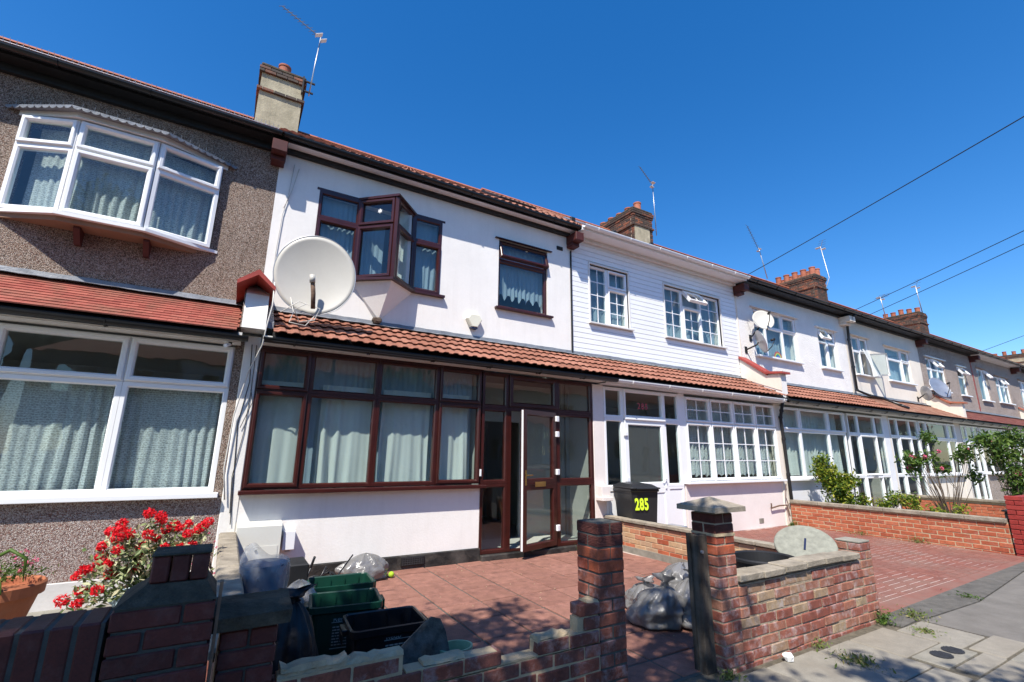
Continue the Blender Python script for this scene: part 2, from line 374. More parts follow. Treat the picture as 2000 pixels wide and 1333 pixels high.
M['sheer'] = curtainmat('sheer_curtain', (0.7, 0.78, 0.8), 0, 0.45)
M['room'] = surf('room_wall', (0.42, 0.40, 0.37), 0.9, 0.05, 2)
M['porchwall'] = surf('porch_wall', (0.42, 0.43, 0.40), 0.8, 0.04, 2)
M['wood'] = surf('porch_floor', (0.28, 0.13, 0.06), 0.45, 0.2, 8)
M['floort'] = surf('floor_tile', (0.5, 0.48, 0.44), 0.5, 0.1, 5)
M['steel'] = surf('galvanised_steel', (0.45, 0.46, 0.48), 0.4, 0.1, 8, metal=0.7)
M['alu'] = surf('grey_aerial', (0.09, 0.09, 0.10), 0.5, 0.1, 8)
M['rust'] = surf('rusty_steel', (0.2, 0.12, 0.08), 0.8, 0.4, 30, 0.5, 90, 0.003)
M['dish'] = surf('cream_dish', (0.50, 0.48, 0.43), 0.45, 0.04, 2, dirt=0.08, dirtc=(0.4, 0.35, 0.28))
M['cream2'] = surf('cream_plastic', (0.72, 0.71, 0.58), 0.4, 0.03, 2)
M['oldwood'] = surf('weathered_timber', (0.10, 0.08, 0.062), 0.85, 0.35, 6, 0.6, 60, 0.006, 0.2, streak=0.7, dirtc=(0.22, 0.2, 0.17))
M['timber'] = surf('bare_timber', (0.27, 0.16, 0.10), 0.7, 0.1, 6)
M['board'] = surf('mottled_board', (0.13, 0.125, 0.105), 0.8, 0.5, 16, 0.6, 50, 0.006, dirt=0.3, dirtc=(0.3, 0.3, 0.26))
M['lid'] = surf('stone_grey_lid', (0.26, 0.26, 0.21), 0.8, 0.18, 18, 0.4, 80, 0.004, dirt=0.3, dirtc=(0.2, 0.19, 0.15))
M['brass'] = surf('brass', (0.55, 0.36, 0.12), 0.3, 0.1, 5, metal=0.9)
M['yellow'] = surf('lime_paint', (0.62, 0.82, 0.03), 0.5, 0.02, 2)
M['redtxt'] = surf('dark_red_vinyl', (0.42, 0.07, 0.08), 0.5, 0.02, 2)
M['blue'] = surf('blue_plastic', (0.02, 0.13, 0.5), 0.5, 0.05, 2)
M['leaf'] = randmat('leaf_green', [(0, (0.03, 0.07, 0.012)), (0.5, (0.08, 0.15, 0.025)), (1, (0.15, 0.22, 0.04))], 0.5, trans=0.3, source='ISL', mott=0)
M['leafY'] = randmat('leaf_yellow_green', [(0, (0.02, 0.05, 0.01)), (0.3, (0.08, 0.15, 0.015)), (0.7, (0.22, 0.28, 0.025)), (1, (0.42, 0.38, 0.05))], 0.45, trans=0.3, source='ISL', mott=0)
M['leafV'] = randmat('leaf_variegated', [(0, (0.09, 0.14, 0.04)), (0.4, (0.28, 0.33, 0.14)), (0.8, (0.52, 0.52, 0.33)), (1, (0.4, 0.28, 0.16))], 0.6, trans=0.25, source='ISL', mott=0)
M['weed'] = randmat('dry_weed', [(0, (0.09, 0.14, 0.03)), (0.6, (0.15, 0.19, 0.05)), (1, (0.32, 0.26, 0.12))], 0.7, trans=0.2, source='ISL', mott=0)
M['petR'] = randmat('petal_red', [(0, (0.62, 0.006, 0.012)), (1, (0.92, 0.03, 0.05))], 0.5, trans=0.25, source='ISL', mott=0)
M['petP'] = randmat('petal_pink', [(0, (0.65, 0.06, 0.16)), (1, (0.8, 0.25, 0.35))], 0.5, trans=0.25, source='ISL', mott=0)
M['bark'] = surf('bark', (0.12, 0.085, 0.06), 0.9, 0.3, 12, 0.8, 40, 0.01)
M['terra'] = surf('plant_pot_terracotta', (0.38, 0.13, 0.06), 0.75, 0.12, 6, 0.3, 50, 0.003, dirt=0.2, dirtc=(0.45, 0.3, 0.2))
M['asphalt'] = surf('asphalt', (0.185, 0.17, 0.15), 0.9, 0.15, 4, 1.0, 220, 0.004, 0.25, dirt=0.2, dirtc=(0.2, 0.18, 0.16))
M['tarD'] = surf('dark_asphalt_patch', (0.14, 0.13, 0.115), 0.9, 0.25, 7, 1.0, 160, 0.006, 0.25, dirt=0.3, dirtc=(0.19, 0.17, 0.14))
M['road'] = surf('road_asphalt', (0.06, 0.06, 0.06), 0.85, 0.15, 3, 1.0, 180, 0.005, 0.25)
M['flag'] = randmat('paving_flag', [(0, (0.25, 0.225, 0.18)), (0.5, (0.295, 0.265, 0.215)), (1, (0.265, 0.25, 0.21))], 0.85, 0.5, 120, mott=0.14, stain=0.45, stainc=(0.19, 0.165, 0.13), wscale=3)
M['soil'] = surf('joint_grit', (0.14, 0.12, 0.085), 0.95, 0.3, 20, 0.8, 80, 0.006)
M['yard'] = randmat('red_yard_slab', [(0, (0.29, 0.135, 0.10)), (0.5, (0.33, 0.155, 0.115)), (1, (0.375, 0.18, 0.135))], 0.85, 0.6, 60, mott=0.3, stain=0.65, stainc=(0.24, 0.115, 0.08), wscale=4)
M['drive'] = randmat('red_imprinted_concrete', [(0, (0.225, 0.09, 0.068)), (0.5, (0.25, 0.10, 0.075)), (1, (0.28, 0.115, 0.085))], 0.8, 0.3, 90, mott=0.16, source='ISL', stain=0.65, stainc=(0.21, 0.15, 0.12), wscale=1.3)
M['concrete'] = surf('concrete', (0.3, 0.28, 0.23), 0.9, 0.2, 8, 0.7, 80, 0.005, 0.2, dirt=0.3, dirtc=(0.17, 0.15, 0.12))
M['iron'] = surf('cast_iron', (0.045, 0.046, 0.05), 0.5, 0.2, 20, 0.3, 60, 0.003)
M['bagG'] = bagmat('grey_bin_bag', (0.185, 0.18, 0.175), 0.88)
M['bagK'] = surf('black_bin_bag', (0.01, 0.01, 0.011), 0.5, 0.1, 6, 0.5, 18, 0.012)
M['carpaint'] = surf('silver_car_paint', (0.3, 0.31, 0.32), 0.25, 0.02, 2, spec=0.6, metal=0.4)
M['bagC'] = bagmat('clear_bag', (0.55, 0.56, 0.56), 0.3)
M['trash'] = surf('rubbish', (0.32, 0.28, 0.22), 0.8, 0.5, 14)
M['navy'] = surf('navy_plastic', (0.012, 0.02, 0.06), 0.4, 0.1, 4)
M['tennis'] = surf('tennis_felt', (0.36, 0.55, 0.03), 0.9, 0.1, 30)
M['paleg'] = surf('pale_green_plastic', (0.3, 0.45, 0.27), 0.45, 0.15, 6)
M['paleblue'] = surf('pale_blue_pot', (0.38, 0.5, 0.55), 0.5, 0.1, 5)
M['pinkp'] = surf('pink_cap', (0.7, 0.05, 0.5), 0.5, 0.02, 2)
M['paper'] = surf('white_paper', (0.8, 0.8, 0.78), 0.8, 0.03, 5)
M['wire'] = surf('cable_black', (0.015, 0.015, 0.016), 0.6, 0.1, 3)
M['wireW'] = surf('cable_white', (0.62, 0.6, 0.55), 0.5, 0.1, 3)
M['label'] = surf('label_print', (0.4, 0.45, 0.42), 0.6, 0.15, 30)
# driveway joint: pale grout worn away in patches
def groutmat():
    m, nt, b, _ = newmat('driveway_grout'); P = geo_pos(nt)
    f = noise(nt, P, 0.9, 3, 0.5)
    c = ramp(nt, f, [(0.44, (0.22, 0.085, 0.06)), (0.56, (0.44, 0.35, 0.31))])
    nt.links.new(c, b.inputs['Base Color']); b.inputs['Roughness'].default_value = 0.9; return m
M['grout'] = groutmat()
# ------------------------------------------------------------------ generic builders
def wall_mb(mb, x0, x1, z0, z1, holes, y, th):
    """wall in the xz plane, front at y, back at y+th, rectangular holes with reveals"""
    xs = sorted({x0, x1} | {min(max(v, x0), x1) for h in holes for v in h[:2]})
    zs = sorted({z0, z1} | {min(max(v, z0), z1) for h in holes for v in h[2:]})
    def hole(i, j):
        if i < 0 or j < 0 or i >= len(xs)-1 or j >= len(zs)-1: return True
        cx = (xs[i]+xs[i+1])/2; cz = (zs[j]+zs[j+1])/2
        return any(h[0] < cx < h[1] and h[2] < cz < h[3] for h in holes)
    for i in range(len(xs)-1):
        for j in range(len(zs)-1):
            if hole(i, j): continue
            a, b, c, d = xs[i], xs[i+1], zs[j], zs[j+1]
            mb.add([(a,y,c),(b,y,c),(b,y,d),(a,y,d)], [(0,1,2,3)])
            mb.add([(a,y+th,c),(b,y+th,c),(b,y+th,d),(a,y+th,d)], [(3,2,1,0)])
            if hole(i-1, j): mb.add([(a,y,c),(a,y,d),(a,y+th,d),(a,y+th,c)], [(0,1,2,3)])
            if hole(i+1, j): mb.add([(b,y,c),(b,y+th,c),(b,y+th,d),(b,y,d)], [(0,1,2,3)])
            if hole(i, j-1): mb.add([(a,y,c),(a,y+th,c),(b,y+th,c),(b,y,c)], [(0,1,2,3)])
            if hole(i, j+1): mb.add([(a,y,d),(b,y,d),(b,y+th,d),(a,y+th,d)], [(0,1,2,3)])
    return mb

def window(parent, mat, basis, w, h, cols=None, rows=None, fwid=0.05, sash=(), opened=None, bars=None, glass='glass', name='window', depth=0.03, label=None):
    cols = cols or [0, w]
    if rows is None: rows = [0, h]
    if not isinstance(rows[0], (list, tuple)): rows = [rows]*(len(cols)-1)
    opened = opened or {}; bars = bars or {}
    fr = MB(); panes = []; barm = MB(); sm = []
    for i in range(len(cols)-1):
        rr = rows[i]
        for j in range(len(rr)-1):
            u0, u1, v0, v1 = cols[i], cols[i+1], rr[j], rr[j+1]
            is_s = sash == 'all' or (i, j) in sash
            g_ = 0.0012
            if not is_s:
                fr.ring(u0+g_, u1-g_, v0+g_, v1-g_, [(0, .035), (0, -depth), (fwid-.014, -depth), (fwid, -depth+.016), (fwid, .035)])
                ins = fwid
            else:
                fr.ring(u0+g_, u1-g_, v0+g_, v1-g_, [(0, .035), (0, -depth), (.02, -depth), (.02, .035)])
                ins = fwid+.014
            T = None
            if is_s:
                s = MB()
                s.ring(u0, u1, v0, v1, [(.016, .02), (.016, -depth-.022), (.022, -depth-.026), (ins-.018, -depth-.026), (ins, -depth-.004), (ins, .02)])
                if (i, j) in opened:
                    a = opened[(i, j)]
                    if a[0] == 't': T = Matrix.Translation((0, -depth, v1)) @ Matrix.Rotation(-R(a[1]), 4, 'X') @ Matrix.Translation((0, depth, -v1))
                    else: T = Matrix.Translation((u1, -depth, 0)) @ Matrix.Rotation(R(a[1]), 4, 'Z') @ Matrix.Translation((-u1, depth, 0))
                    s.v = [tuple(T @ Vector(p)) for p in s.v]
                sm.append(s)
            p = MB(); p.box(u0+ins-.004, u1-ins+.004, -.004, .002, v0+ins-.004, v1-ins+.004)
            if T is not None: p.v = [tuple(T @ Vector((q[0], q[1]-depth, q[2]))) for q in p.v]
            panes.append(p)
            nb = bars.get((i, j), bars.get('all'))
            if nb:
                nx, nz = nb; b = MB()
                for k in range(1, nx): c = u0+ins+(u1-u0-2*ins)*k/nx; b.box(c-.009, c+.009, -.016, -.005, v0+ins, v1-ins)
                for k in range(1, nz): c = v0+ins+(v1-v0-2*ins)*k/nz; b.box(u0+ins, u1-ins, -.0155, -.0055, c-.009, c+.009)
                if T is not None: b.v = [tuple(T @ Vector((q[0], q[1]-depth, q[2]))) for q in b.v]
                barm.add(b.v, b.f)
    o = fr.obj(name, mat, parent, basis=basis, label=label)
    for s in sm: s.obj('sash', mat, o, basis=basis)
    for p in panes: p.obj('pane', M[glass], o, basis=basis)
    if barm.v: barm.obj('glazing_bars', M['upvc'], o, basis=basis)
    return o
def Tb(x, y, z, rz=0): return Matrix.Translation((x, y, z)) @ Matrix.Rotation(R(rz), 4, 'Z')

def curtain(label, x0, x1, z0, z1, y, mat, amp=0.025, per=0.11, basis=None, scallop=0.0, name='net_curtain', seed=0, group=None):
    rr = random.Random(seed+hash(round(x0*10)) % 97)
    w = x1-x0; n = max(8, int(w/0.012)); mb = MB(); ph = rr.random()*6; vs = []; rowsn = 10
    for j in range(rowsn+1):
        v = j/rowsn
        for i in range(n+1):
            u = x0+w*i/n
            a = amp*(0.35+0.65*(1-v))*(.7+.5*math.sin(u*5.3+ph))*(math.sin(2*math.pi*u/per+ph+1.3*math.sin(u*8.1+v*1.3+ph))+0.5*math.sin(2*math.pi*u/(per*2.7)+ph*2+v)+.25*math.sin(2*math.pi*u/(per*.43)+ph))
            zb = z0+scallop*abs(math.sin(math.pi*u/0.16)) if scallop else z0
            vs.append((u+0.01*math.sin(3*v+u*9), y+a, zb+(z1-zb)*v))
    fs = [(j*(n+1)+i, j*(n+1)+i+1, (j+1)*(n+1)+i+1, (j+1)*(n+1)+i) for j in range(rowsn) for i in range(n)]
    mb.add(vs, fs); o = mb.obj(name, M[mat], None, smooth=True, basis=basis, fix=False)
    return tag(o, label, 'curtain', group)

BR = {}
def brick_mesh(key, l, d=0.1025, h=0.065, mat='bk', c=0.005):
    k = (key, round(l, 4), d, h, mat)
    if k not in BR:
        mb = MB().box(-l/2, l/2, -d/2, d/2, -h/2, h/2, c); BR[k] = mb.mesh('brick', M[mat])
    return BR[k]
BASEZ = -0.05; CO = 0.075
def lay(parent, p0, ang, L, k0, k1, matf, d=0.1025, z0=BASEZ, jit=1.0, rr=None, skip=None, bond0=0, name='brick'):
    """stretcher-bond half-brick leaf along direction ang (deg) from p0"""
    rr = rr or rnd; ca, sa = math.cos(R(ang)), math.sin(R(ang)); n = 0
    for k in range(k0, k1):
        u = -0.1125 if (k+bond0) % 2 else 0.0
        while u < L-0.02:
            a = max(u, 0); b = min(u+0.215, L)
            if b-a > 0.03:
                c = (a+b)/2; z = z0+CO*k+0.0325
                if not (skip and skip(c, k)):
                    m = matf(c, k); me = brick_mesh('b', round((b-a)/0.02)*0.02 if b-a < 0.2 else 0.215, d, 0.065, m)
                    j = jit*0.0025
                    B = Matrix.Translation((p0[0]+ca*c, p0[1]+sa*c, z)) @ Matrix.Rotation(R(ang)+rr.gauss(0, .008*jit), 4, 'Z') @ Matrix.Rotation(rr.gauss(0, .006*jit), 4, 'Y') @ Matrix.Translation((0, rr.uniform(-j, j), rr.uniform(-j, j)))
                    inst(name, me, parent, B); n += 1
            u += 0.225
    return n
def pier(parent, x, y, k0, k1, matf, ang=0, size=0.215, rr=None):
    """one brick square pier, front left corner at x,y"""
    rr = rr or rnd
    for k in range(k0, k1):
        for s in (0, 1):
            z = BASEZ+CO*k+0.0325; o = size/2; t = 0.1125/2
            if k % 2: c = (x+o, y+o+(t if s else -t), 0)
            else: c = (x+o+(t if s else -t), y+o, 90)
            inst('brick', brick_mesh('b', 0.215, 0.1025, 0.065, matf(k)), parent, Matrix.Translation((c[0], c[1], z)) @ Matrix.Rotation(R(c[2])+rr.gauss(0, .008), 4, 'Z') @ Matrix.Translation((rr.uniform(-.002, .002), rr.uniform(-.002, .002), 0)))
def gutter(parent, x0, x1, y, z, mat, r=0.056, brk=0.9, drop=0.0):
    mb = MB(); n = 10; vs = []
    for rad in (r, r-.004):
        for x in (x0, x1):
            for k in range(n+1):
                q = math.pi+math.pi*k/n; vs.append((x, y+rad*math.cos(q), z+rad*math.sin(q)))
    fs = []
    for s in (0, 2):
        for k in range(n): fs.append(((s)*(n+1)+k, s*(n+1)+k+1, (s+1)*(n+1)+k+1, (s+1)*(n+1)+k))
    for k in (0, n): fs.append((k, (n+1)+k, 3*(n+1)+k, 2*(n+1)+k))
    for s in (0, 1): fs += [(s*(n+1)+k, s*(n+1)+k+1, (2+s)*(n+1)+k+1, (2+s)*(n+1)+k) for k in range(n)]
    mb.add(vs, fs); o = mb.obj('gutter', M[mat], parent, smooth=False, fix=False)
    x = x0+0.35
    while x < x1:
        b = MB(); pts = [(x, y+r*1.12*math.cos(math.pi+math.pi*k/8), z+r*1.12*math.sin(math.pi+math.pi*k/8)) for k in range(9)]
        b.tube([(p[0], p[1], p[2]) for p in pts], 0.009, 4); b.box(x-.012, x+.012, y+r, y+r+.05, z-.05, z+.01)
        b.obj('gutter_bracket', M[mat], o); x += brk
    return o
def roll_tile_mesh(mat, w=0.3, l=0.33, h=0.016):
    prof = [(0, 0), (.045, 0), (.075, h), (.125, h), (.15, 0), (.195, 0), (.225, h), (.275, h), (.298, 0)]
    mb = MB(); vs = []
    for t, zz in ((0, .03), (l, 0.0)):
        vs += [(x, t, z+zz) for x, z in prof]
    vs += [(x, 0.004, z+.018) for x, z in prof]
    n = len(prof); fs = [(i, i+1, n+i+1, n+i) for i in range(n-1)]+[(2*n+i, 2*n+i+1, i+1, i) for i in range(n-1)]
    fs += [(0, n, 2*n), (n-1, 3*n-1, 2*n-1)]
    mb.add(vs, fs); return mb.mesh('tile', M[mat])
def plain_tile_mesh(mat, w=0.163, l=0.2, th=0.014):
    return MB().box(0, w, 0, l, -th/2, th/2).mesh('tile', M[mat])

LRY0, LRZ0, LRY1, LRZ1 = 6.09, 2.845, 7.2, 3.40      # lower roof: eave and top
def lower_roof(parent, x0, x1, kind, mat, flash='lead', y0=LRY0, z0=LRZ0):
    a = math.atan2(LRZ1-z0, LRY1-y0); L = math.hypot(LRZ1-z0, LRY1-y0)
    base = MB().prism([(y0+.02, z0-.03), (LRY1, LRZ1-.035), (LRY1, LRZ1-.09), (y0+.02, z0-.085)], 'x', x0, x1)
    o = base.obj('porch_roof', M['blackM'], parent)
    S = Matrix.Translation((0, y0, z0)) @ Matrix.Rotation(a, 4, 'X')
    if kind == 'roll':
        me = roll_tile_mesh(mat); n = 4; ex = L/n
        for r_ in range(n):
            x = x0
            while x < x1-0.05:
                s = min(1, (x1-x)/0.3)
                inst('tile', me, o, S @ Matrix.Translation((x+rnd.uniform(-.002, .002), r_*ex-.01, rnd.uniform(0, .004))) @ Matrix.Diagonal((s, (ex+.03)/.33, 1, 1)))
                x += 0.3
    elif kind == 'plain':
        me = plain_tile_mesh(mat); n = 11; ex = L/n
        for r_ in range(n):
            x = max(x0, -3.05)+(0.0825 if r_ % 2 else 0)
            while x < x1-0.03:
                s = min(1, (x1-x)/0.165)
                inst('tile', me, o, S @ Matrix.Translation((x, r_*ex, .012)) @ Matrix.Rotation(-0.085+rnd.gauss(0, .008), 4, 'X') @ Matrix.Diagonal((s, 1, 1, 1)))
                x += 0.165
        if x0 < -3.05:
            mb = MB()
            for r_ in range(n):
                x = x0
                while x < -3.06: mb.M = S @ Matrix.Translation((x, r_*ex, .012)) @ Matrix.Rotation(-.085, 4, 'X'); mb.box(0, .163, 0, .2, -.007, .007); x += .165
            mb.obj('tile_courses', M[mat], o, kind='stuff')
    else:
        mb = MB(); n = 11; ex = L/n
        for r_ in range(n):
            x = x0
            while x < x1-.02:
                mb.M = S @ Matrix.Translation((x, r_*ex, .012)) @ Matrix.Rotation(-.085+rnd.gauss(0, .01), 4, 'X'); mb.box(0, min(.163, x1-x), 0, .2, -.007, .007); x += .165
        mb.obj('tile_courses', M[mat], o, kind='stuff')
    f = MB(); hh = .085
    nseg = max(2, int((x1-x0)/.12)); vs = []
    for i in range(nseg+1):
        x = x0+(x1-x0)*i/nseg
        vs += [(x, LRY1-.006, LRZ1+hh+rnd.uniform(-.004, .006)), (x, LRY1-.014+rnd.uniform(-.006, .0), LRZ1+.03), (x, LRY1-.15, LRZ1-.035+rnd.uniform(.0, .012)+.015)]
    f.add(vs, [(i*3+k, i*3+k+1, i*3+k+4, i*3+k+3) for i in range(nseg) for k in (0, 1)])
    fo = f.obj('flashing', M[flash], parent, smooth=False, fix=False)
    so_ = fo.modifiers.new('s', 'SOLIDIFY'); so_.thickness = 0.005; so_.offset = 1
    return o
EY, EZ, RY, RZ = 6.88, 6.02, 11.5, 9.155
def upper_roof(parent, x0, x1, mat='tileU', kind='roll', dz=0.0, rz=RZ):
    a = math.atan2(rz-EZ, RY-EY); L = math.hypot(rz-EZ, RY-EY)
    o = MB().prism([(EY, EZ-.02), (RY, rz-.02), (2*RY-EY, EZ-.02), (RY, rz-.15)], 'x', x0+.002, x1-.002).obj('roof', M['blackM'], parent)
    S = Matrix.Translation((0, EY-.03, EZ+.005)) @ Matrix.Rotation(a, 4, 'X')
    mb = MB(); n = 18; ex = L/n
    prof = [(0, 0), (.05, 0), (.075, .016), (.12, .016), (.145, 0), (.2, 0), (.225, .016), (.27, .016), (.3, 0)]
    if kind == 'roll':
        m_ = len(prof)
        for r_ in range(n):
            x = x0
            while x < x1-.02:
                s = min(1, (x1-x)/.3); mb.M = S @ Matrix.Translation((x, r_*ex, 0)) @ Matrix.Diagonal((s, 1, 1, 1))
                vs = [(p, 0, q+.02) for p, q in prof]+[(p, ex+.03, q) for p, q in prof]+[(p, 0, q) for p, q in prof]
                mb.add(vs, [(i, i+1, m_+i+1, m_+i) for i in range(m_-1)]+[(2*m_+i, 2*m_+i+1, i+1, i) for i in range(m_-1)]); x += .3
    else:
        n = 44; ex = L/n
        for r_ in range(n):
            x = x0+(.0825 if r_ % 2 else 0)
            while x < x1-.02: mb.M = S @ Matrix.Translation((x, r_*ex, .004)) @ Matrix.Rotation(-.06+rnd.gauss(0, .01), 4, 'X'); mb.box(0, min(.163, x1-x), 0, ex+.06, 0, .013); x += .165
    mb.M = None
    mb.obj('tile_courses', M[mat], o, kind='stuff', fix=False)
    rg = MB(); x = x0
    while x < x1-.01:
        e = min(x+.44, x1); vs = []
        for X in (x, e-.004):
            for k in range(7): q = math.pi*k/6; vs.append((X, RY+.12*math.cos(q), rz-.005+.085*math.sin(q)))
        rg.add(vs, [(k, k+1, 8+k, 7+k) for k in range(6)]+[tuple(range(7)), tuple(range(7, 14))]); x = e
    rg.obj('ridge_tiles', M['pot'], o, kind='stuff')
    return o
def chimney_stack(parent, x, y, w, l, z0, z1, style='brick', pots=5, rows=1, potmat='pot'):
    """front face at y, centred on x; corbelled bands near the top"""
    c = MB().box(x-w/2+.012, x+w/2-.012, y+.012, y+l-.012, z0, z1-.02).obj('chimney', M['mortar' if style == 'brick' else 'stucco'], parent)
    n0 = 0; n1 = int((z1-z0)/CO); hid = MB()
    for k in range(n0, n1):
        t = n1-1-k; ov = {0: .045, 1: .045, 2: .02, 7: .045}.get(t, 0)
        if style != 'brick' and t not in (0, 1, 7): continue
        X0, X1, Y0, Y1 = x-w/2-ov, x+w/2+ov, y-ov, y+l+ov; z = z0+CO*k
        if z+CO < 8.15: continue
        lay(c, (X0, Y0+.051), 0, X1-X0, 0, 1, lambda c_, k_: 'bkC', z0=z, bond0=k % 2)
        lay(c, (X0+.051, Y1-.11), -90, Y1-Y0-.22, 0, 1, lambda c_, k_: 'bkC', z0=z, bond0=k % 2)
        u = Y0+.11
        while u < Y1-.2: hid.box(X1-.1025, X1, u, u+.215, z, z+.065, .004); u += .225
        u = X0
        while u < X1-.1: hid.box(u, min(X1, u+.215), Y1-.1025, Y1, z, z+.065, .004); u += .225
    if hid.v: hid.obj('rear_brickwork', M['bkC'], c, kind='stuff')
    fl = MB().box(x-w/2-.02, x+w/2+.02, y-.02, y+l+.02, z1-.03, z1+.045, .02); jitter(fl, .012, 3); fl.obj('flaunching', M['stoneD'], c)
    for r_ in range(rows):
        for i in range(pots):
            px = x+(0 if rows == 1 else (-.2 if r_ == 0 else .2)); py = y+l*(i+.5)/pots; hh = rnd.choice((.36, .42, .34))
            MB().lathe([(.0, 0), (.125, 0), (.12, hh-.05), (.135, hh-.04), (.135, hh), (.1, hh), (.1, .05), (0, .05)], 20, (px, py, z1+.02)).obj('chimney_pot', M[potmat], c, smooth=False)
    return c
def downpipe(parent, pts, mat, r=.034):
    o = MB().tube(pts, r, 10).obj('downpipe', M[mat], parent, smooth=True)
    for p in pts[1:-1]: MB().tube([(p[0], p[1], p[2]+.03), (p[0], p[1], p[2]-.03)], r*1.3, 10).obj('pipe_collar', M[mat], o)
    return o
def interior(parent, x0, x1, porch=None):
    mb = MB(); mb.box(x0+.02, x1-.02, 6.62, 10.5, -.02, .02); mb.box(x0+.02, x1-.02, 7.45, 10.5, 2.86, 2.9)
    mb.box(x0+.02, x1-.02, 10.5, 10.6, 0, 5.9); mb.box(x0+.02, x1-.02, 7.46, 10.5, 5.86, 5.9)
    mb.box(x0+.02, x0+.1, 6.62, 7.2, 0, 2.75); mb.box(x0+.02, x0+.1, 7.46, 10.5, 0, 5.86); mb.box(x1-.1, x1-.02, 6.62, 7.2, 0, 2.75); mb.box(x1-.1, x1-.02, 7.46, 10.5, 0, 5.86)
    mb.obj('room', M['room'], parent)
def eaves(parent, x0, x1, soff, fasc, frieze=None, gut='black', gy=6.79, gz=6.03):
    MB().box(x0+.002, x1-.002, gy+.06, gy+.085, 5.955, 6.06).obj('fascia', M[fasc], parent)
    MB().box(x0+.002, x1-.002, gy+.087, 7.21, 5.965, 5.98).obj('soffit', M[soff], parent)
    MB().box(x0+.002, x1-.002, 7.2, 7.21, 5.91, 5.963).obj('wall_head', M[soff], parent)
    if frieze: MB().box(x0+.05, x1-.05, 7.12, 7.198, 5.895, 5.962).obj('frieze_board', M[frieze], parent)
    gutter(parent, x0, x1, gy, gz, gut)
def corbel_bracket(parent, x, mat='corb'):
    b = MB(); b.box(x-.105, x+.1, 6.86, 7.198, 5.72, 5.90, .01); b.box(x-.095, x+.09, 7.0, 7.198, 5.64, 5.718, .01)
    return b.obj('eaves_corbel', M[mat], parent)
# ------------------------------------------------------------------ ground
def struct(mb, name, mat, parent=None, **k):
    o = mb.obj(name, mat, parent, **k); o['kind'] = 'structure'; return o
struct(MB().add([(-400,-400,-.16),(400,-400,-.16),(400,400,-.16),(-400,400,-.16)], [(0,1,2,3)]), 'ground', M['soil'], fix=False)
struct(MB().box(-60, 90, -8.2, -.35, -.3, -.115), 'road', M['road'])
pv = struct(MB().box(-60, 90, -.2, 2.62, -.3, -.012), 'pavement', M['soil'])
kb = MB(); x = -12
while x < 20: kb.box(x+.004, x+.91, -.35, -.202, -.28, .0, .012); x += .915
struct(kb, 'kerb', M['stone'])
def slab(x0, x1, y0, y1, parent, mat='flag', h=.0, name='slab', c=.006, gap=.006, t=.05):
    w, d = x1-x0-2*gap, y1-y0-2*gap
    me = MB().box(-w/2, w/2, -d/2, d/2, -t, 0, c).mesh(name, M[mat])
    return inst(name, me, parent, Matrix.Translation(((x0+x1)/2, (y0+y1)/2, h+rnd.uniform(-.003, .003))) @ Euler((rnd.gauss(0, .004), rnd.gauss(0, .004), 0)).to_matrix().to_4x4())
for a in [(5.36,5.89,1.81,2.27), (4.74,5.355,1.955,2.37), (4.24,4.735,1.79,2.37), (4.83,5.41,1.555,1.705), (5.415,6.0,1.565,1.8)]: slab(*a, pv)
slab(3.6, 4.235, 1.8, 2.4, pv); slab(4.24, 4.72, 1.56, 1.785, pv); slab(3.6, 4.235, 1.56, 1.79, pv)
for (ya, yb, off) in ((1.1, 1.55, .0), (.64, 1.095, .3), (.18, .635, .0), (-.19, .175, .3)):
    x = -3+off
    while x < 5.8: slab(x, x+.6, ya, yb, pv); x += .6
for (ya, yb, off) in ((1.56, 2.0, .2), (2.0, 2.4, .5)):
    x = -3.4+off
    while x < 3.59: slab(x, min(x+.6, 3.595), ya, yb, pv); x += .6
struct(MB().prism([(5.97,1.56),(12,1.2),(60,1.2),(60,2.5),(9.6,2.42),(8.16,2.29),(7.2,2.21),(6.07,2.25),(5.91,2.28),(5.91,1.83)], 'z', -.02, -.002), 'tarmac_footway', M['asphalt'], pv)
struct(MB().box(5.9, 60, -.19, 1.6, -.02, -.006), 'tarmac_footway', M['asphalt'], pv)
struct(MB().prism([(5.50,2.27),(5.91,2.29),(6.07,2.262),(7.2,2.222),(8.16,2.302),(9.6,2.432),(10.9,2.55),(10.9,2.64),(5.5,2.5)], 'z', -.02, .003), 'tarmac_patch', M['tarD'], pv)
# manhole square with two small covers
mc = thing('drain_cover', (5.07, 1.83, 0), 'pair of small ribbed iron covers set in a square of rough concrete in the pavement', 'drain cover')
MB().box(4.78, 5.35, 1.715, 1.945, -.05, .001, .004).obj('concrete_surround', M['concrete'], mc)
for (cx, cy) in ((5.03, 1.838), (5.225, 1.83)):
    lid = MB().lathe([(0, .004), (.083, .004), (.083, -.02)], 28, (cx, cy, 0), 1, .62*1.4/1.0).obj('iron_lid', M['iron'], mc)
    rb = MB()
    for k in range(-3, 4):
        hw = math.sqrt(max(0, .08**2-(k*.022)**2))*.86; rb.box(cx+k*.022-.006, cx+k*.022+.006, cy-hw, cy+hw, .0041, .0085)
    rb.obj('lid_ribs', M['iron'], lid)
# yard of number 283: red slabs
yd = struct(MB().box(.22, 5.62, 2.56, 6.5, -.12, -.009), 'front_yard', M['mortarG'])
xs = [.24, .62, 1.09, 1.56, 2.02, 2.47, 2.94, 3.41, 3.88, 4.35, 4.82, 5.29, 5.60]; ys = [2.58, 2.89, 3.36, 3.83, 4.3, 4.77, 5.245, 5.72, 6.19, 6.44]
for i in range(len(xs)-1):
    for j in range(len(ys)-1):
        slab(xs[i], xs[i+1], ys[j], ys[j+1], yd, 'yard', 0, gap=.01, c=.005)
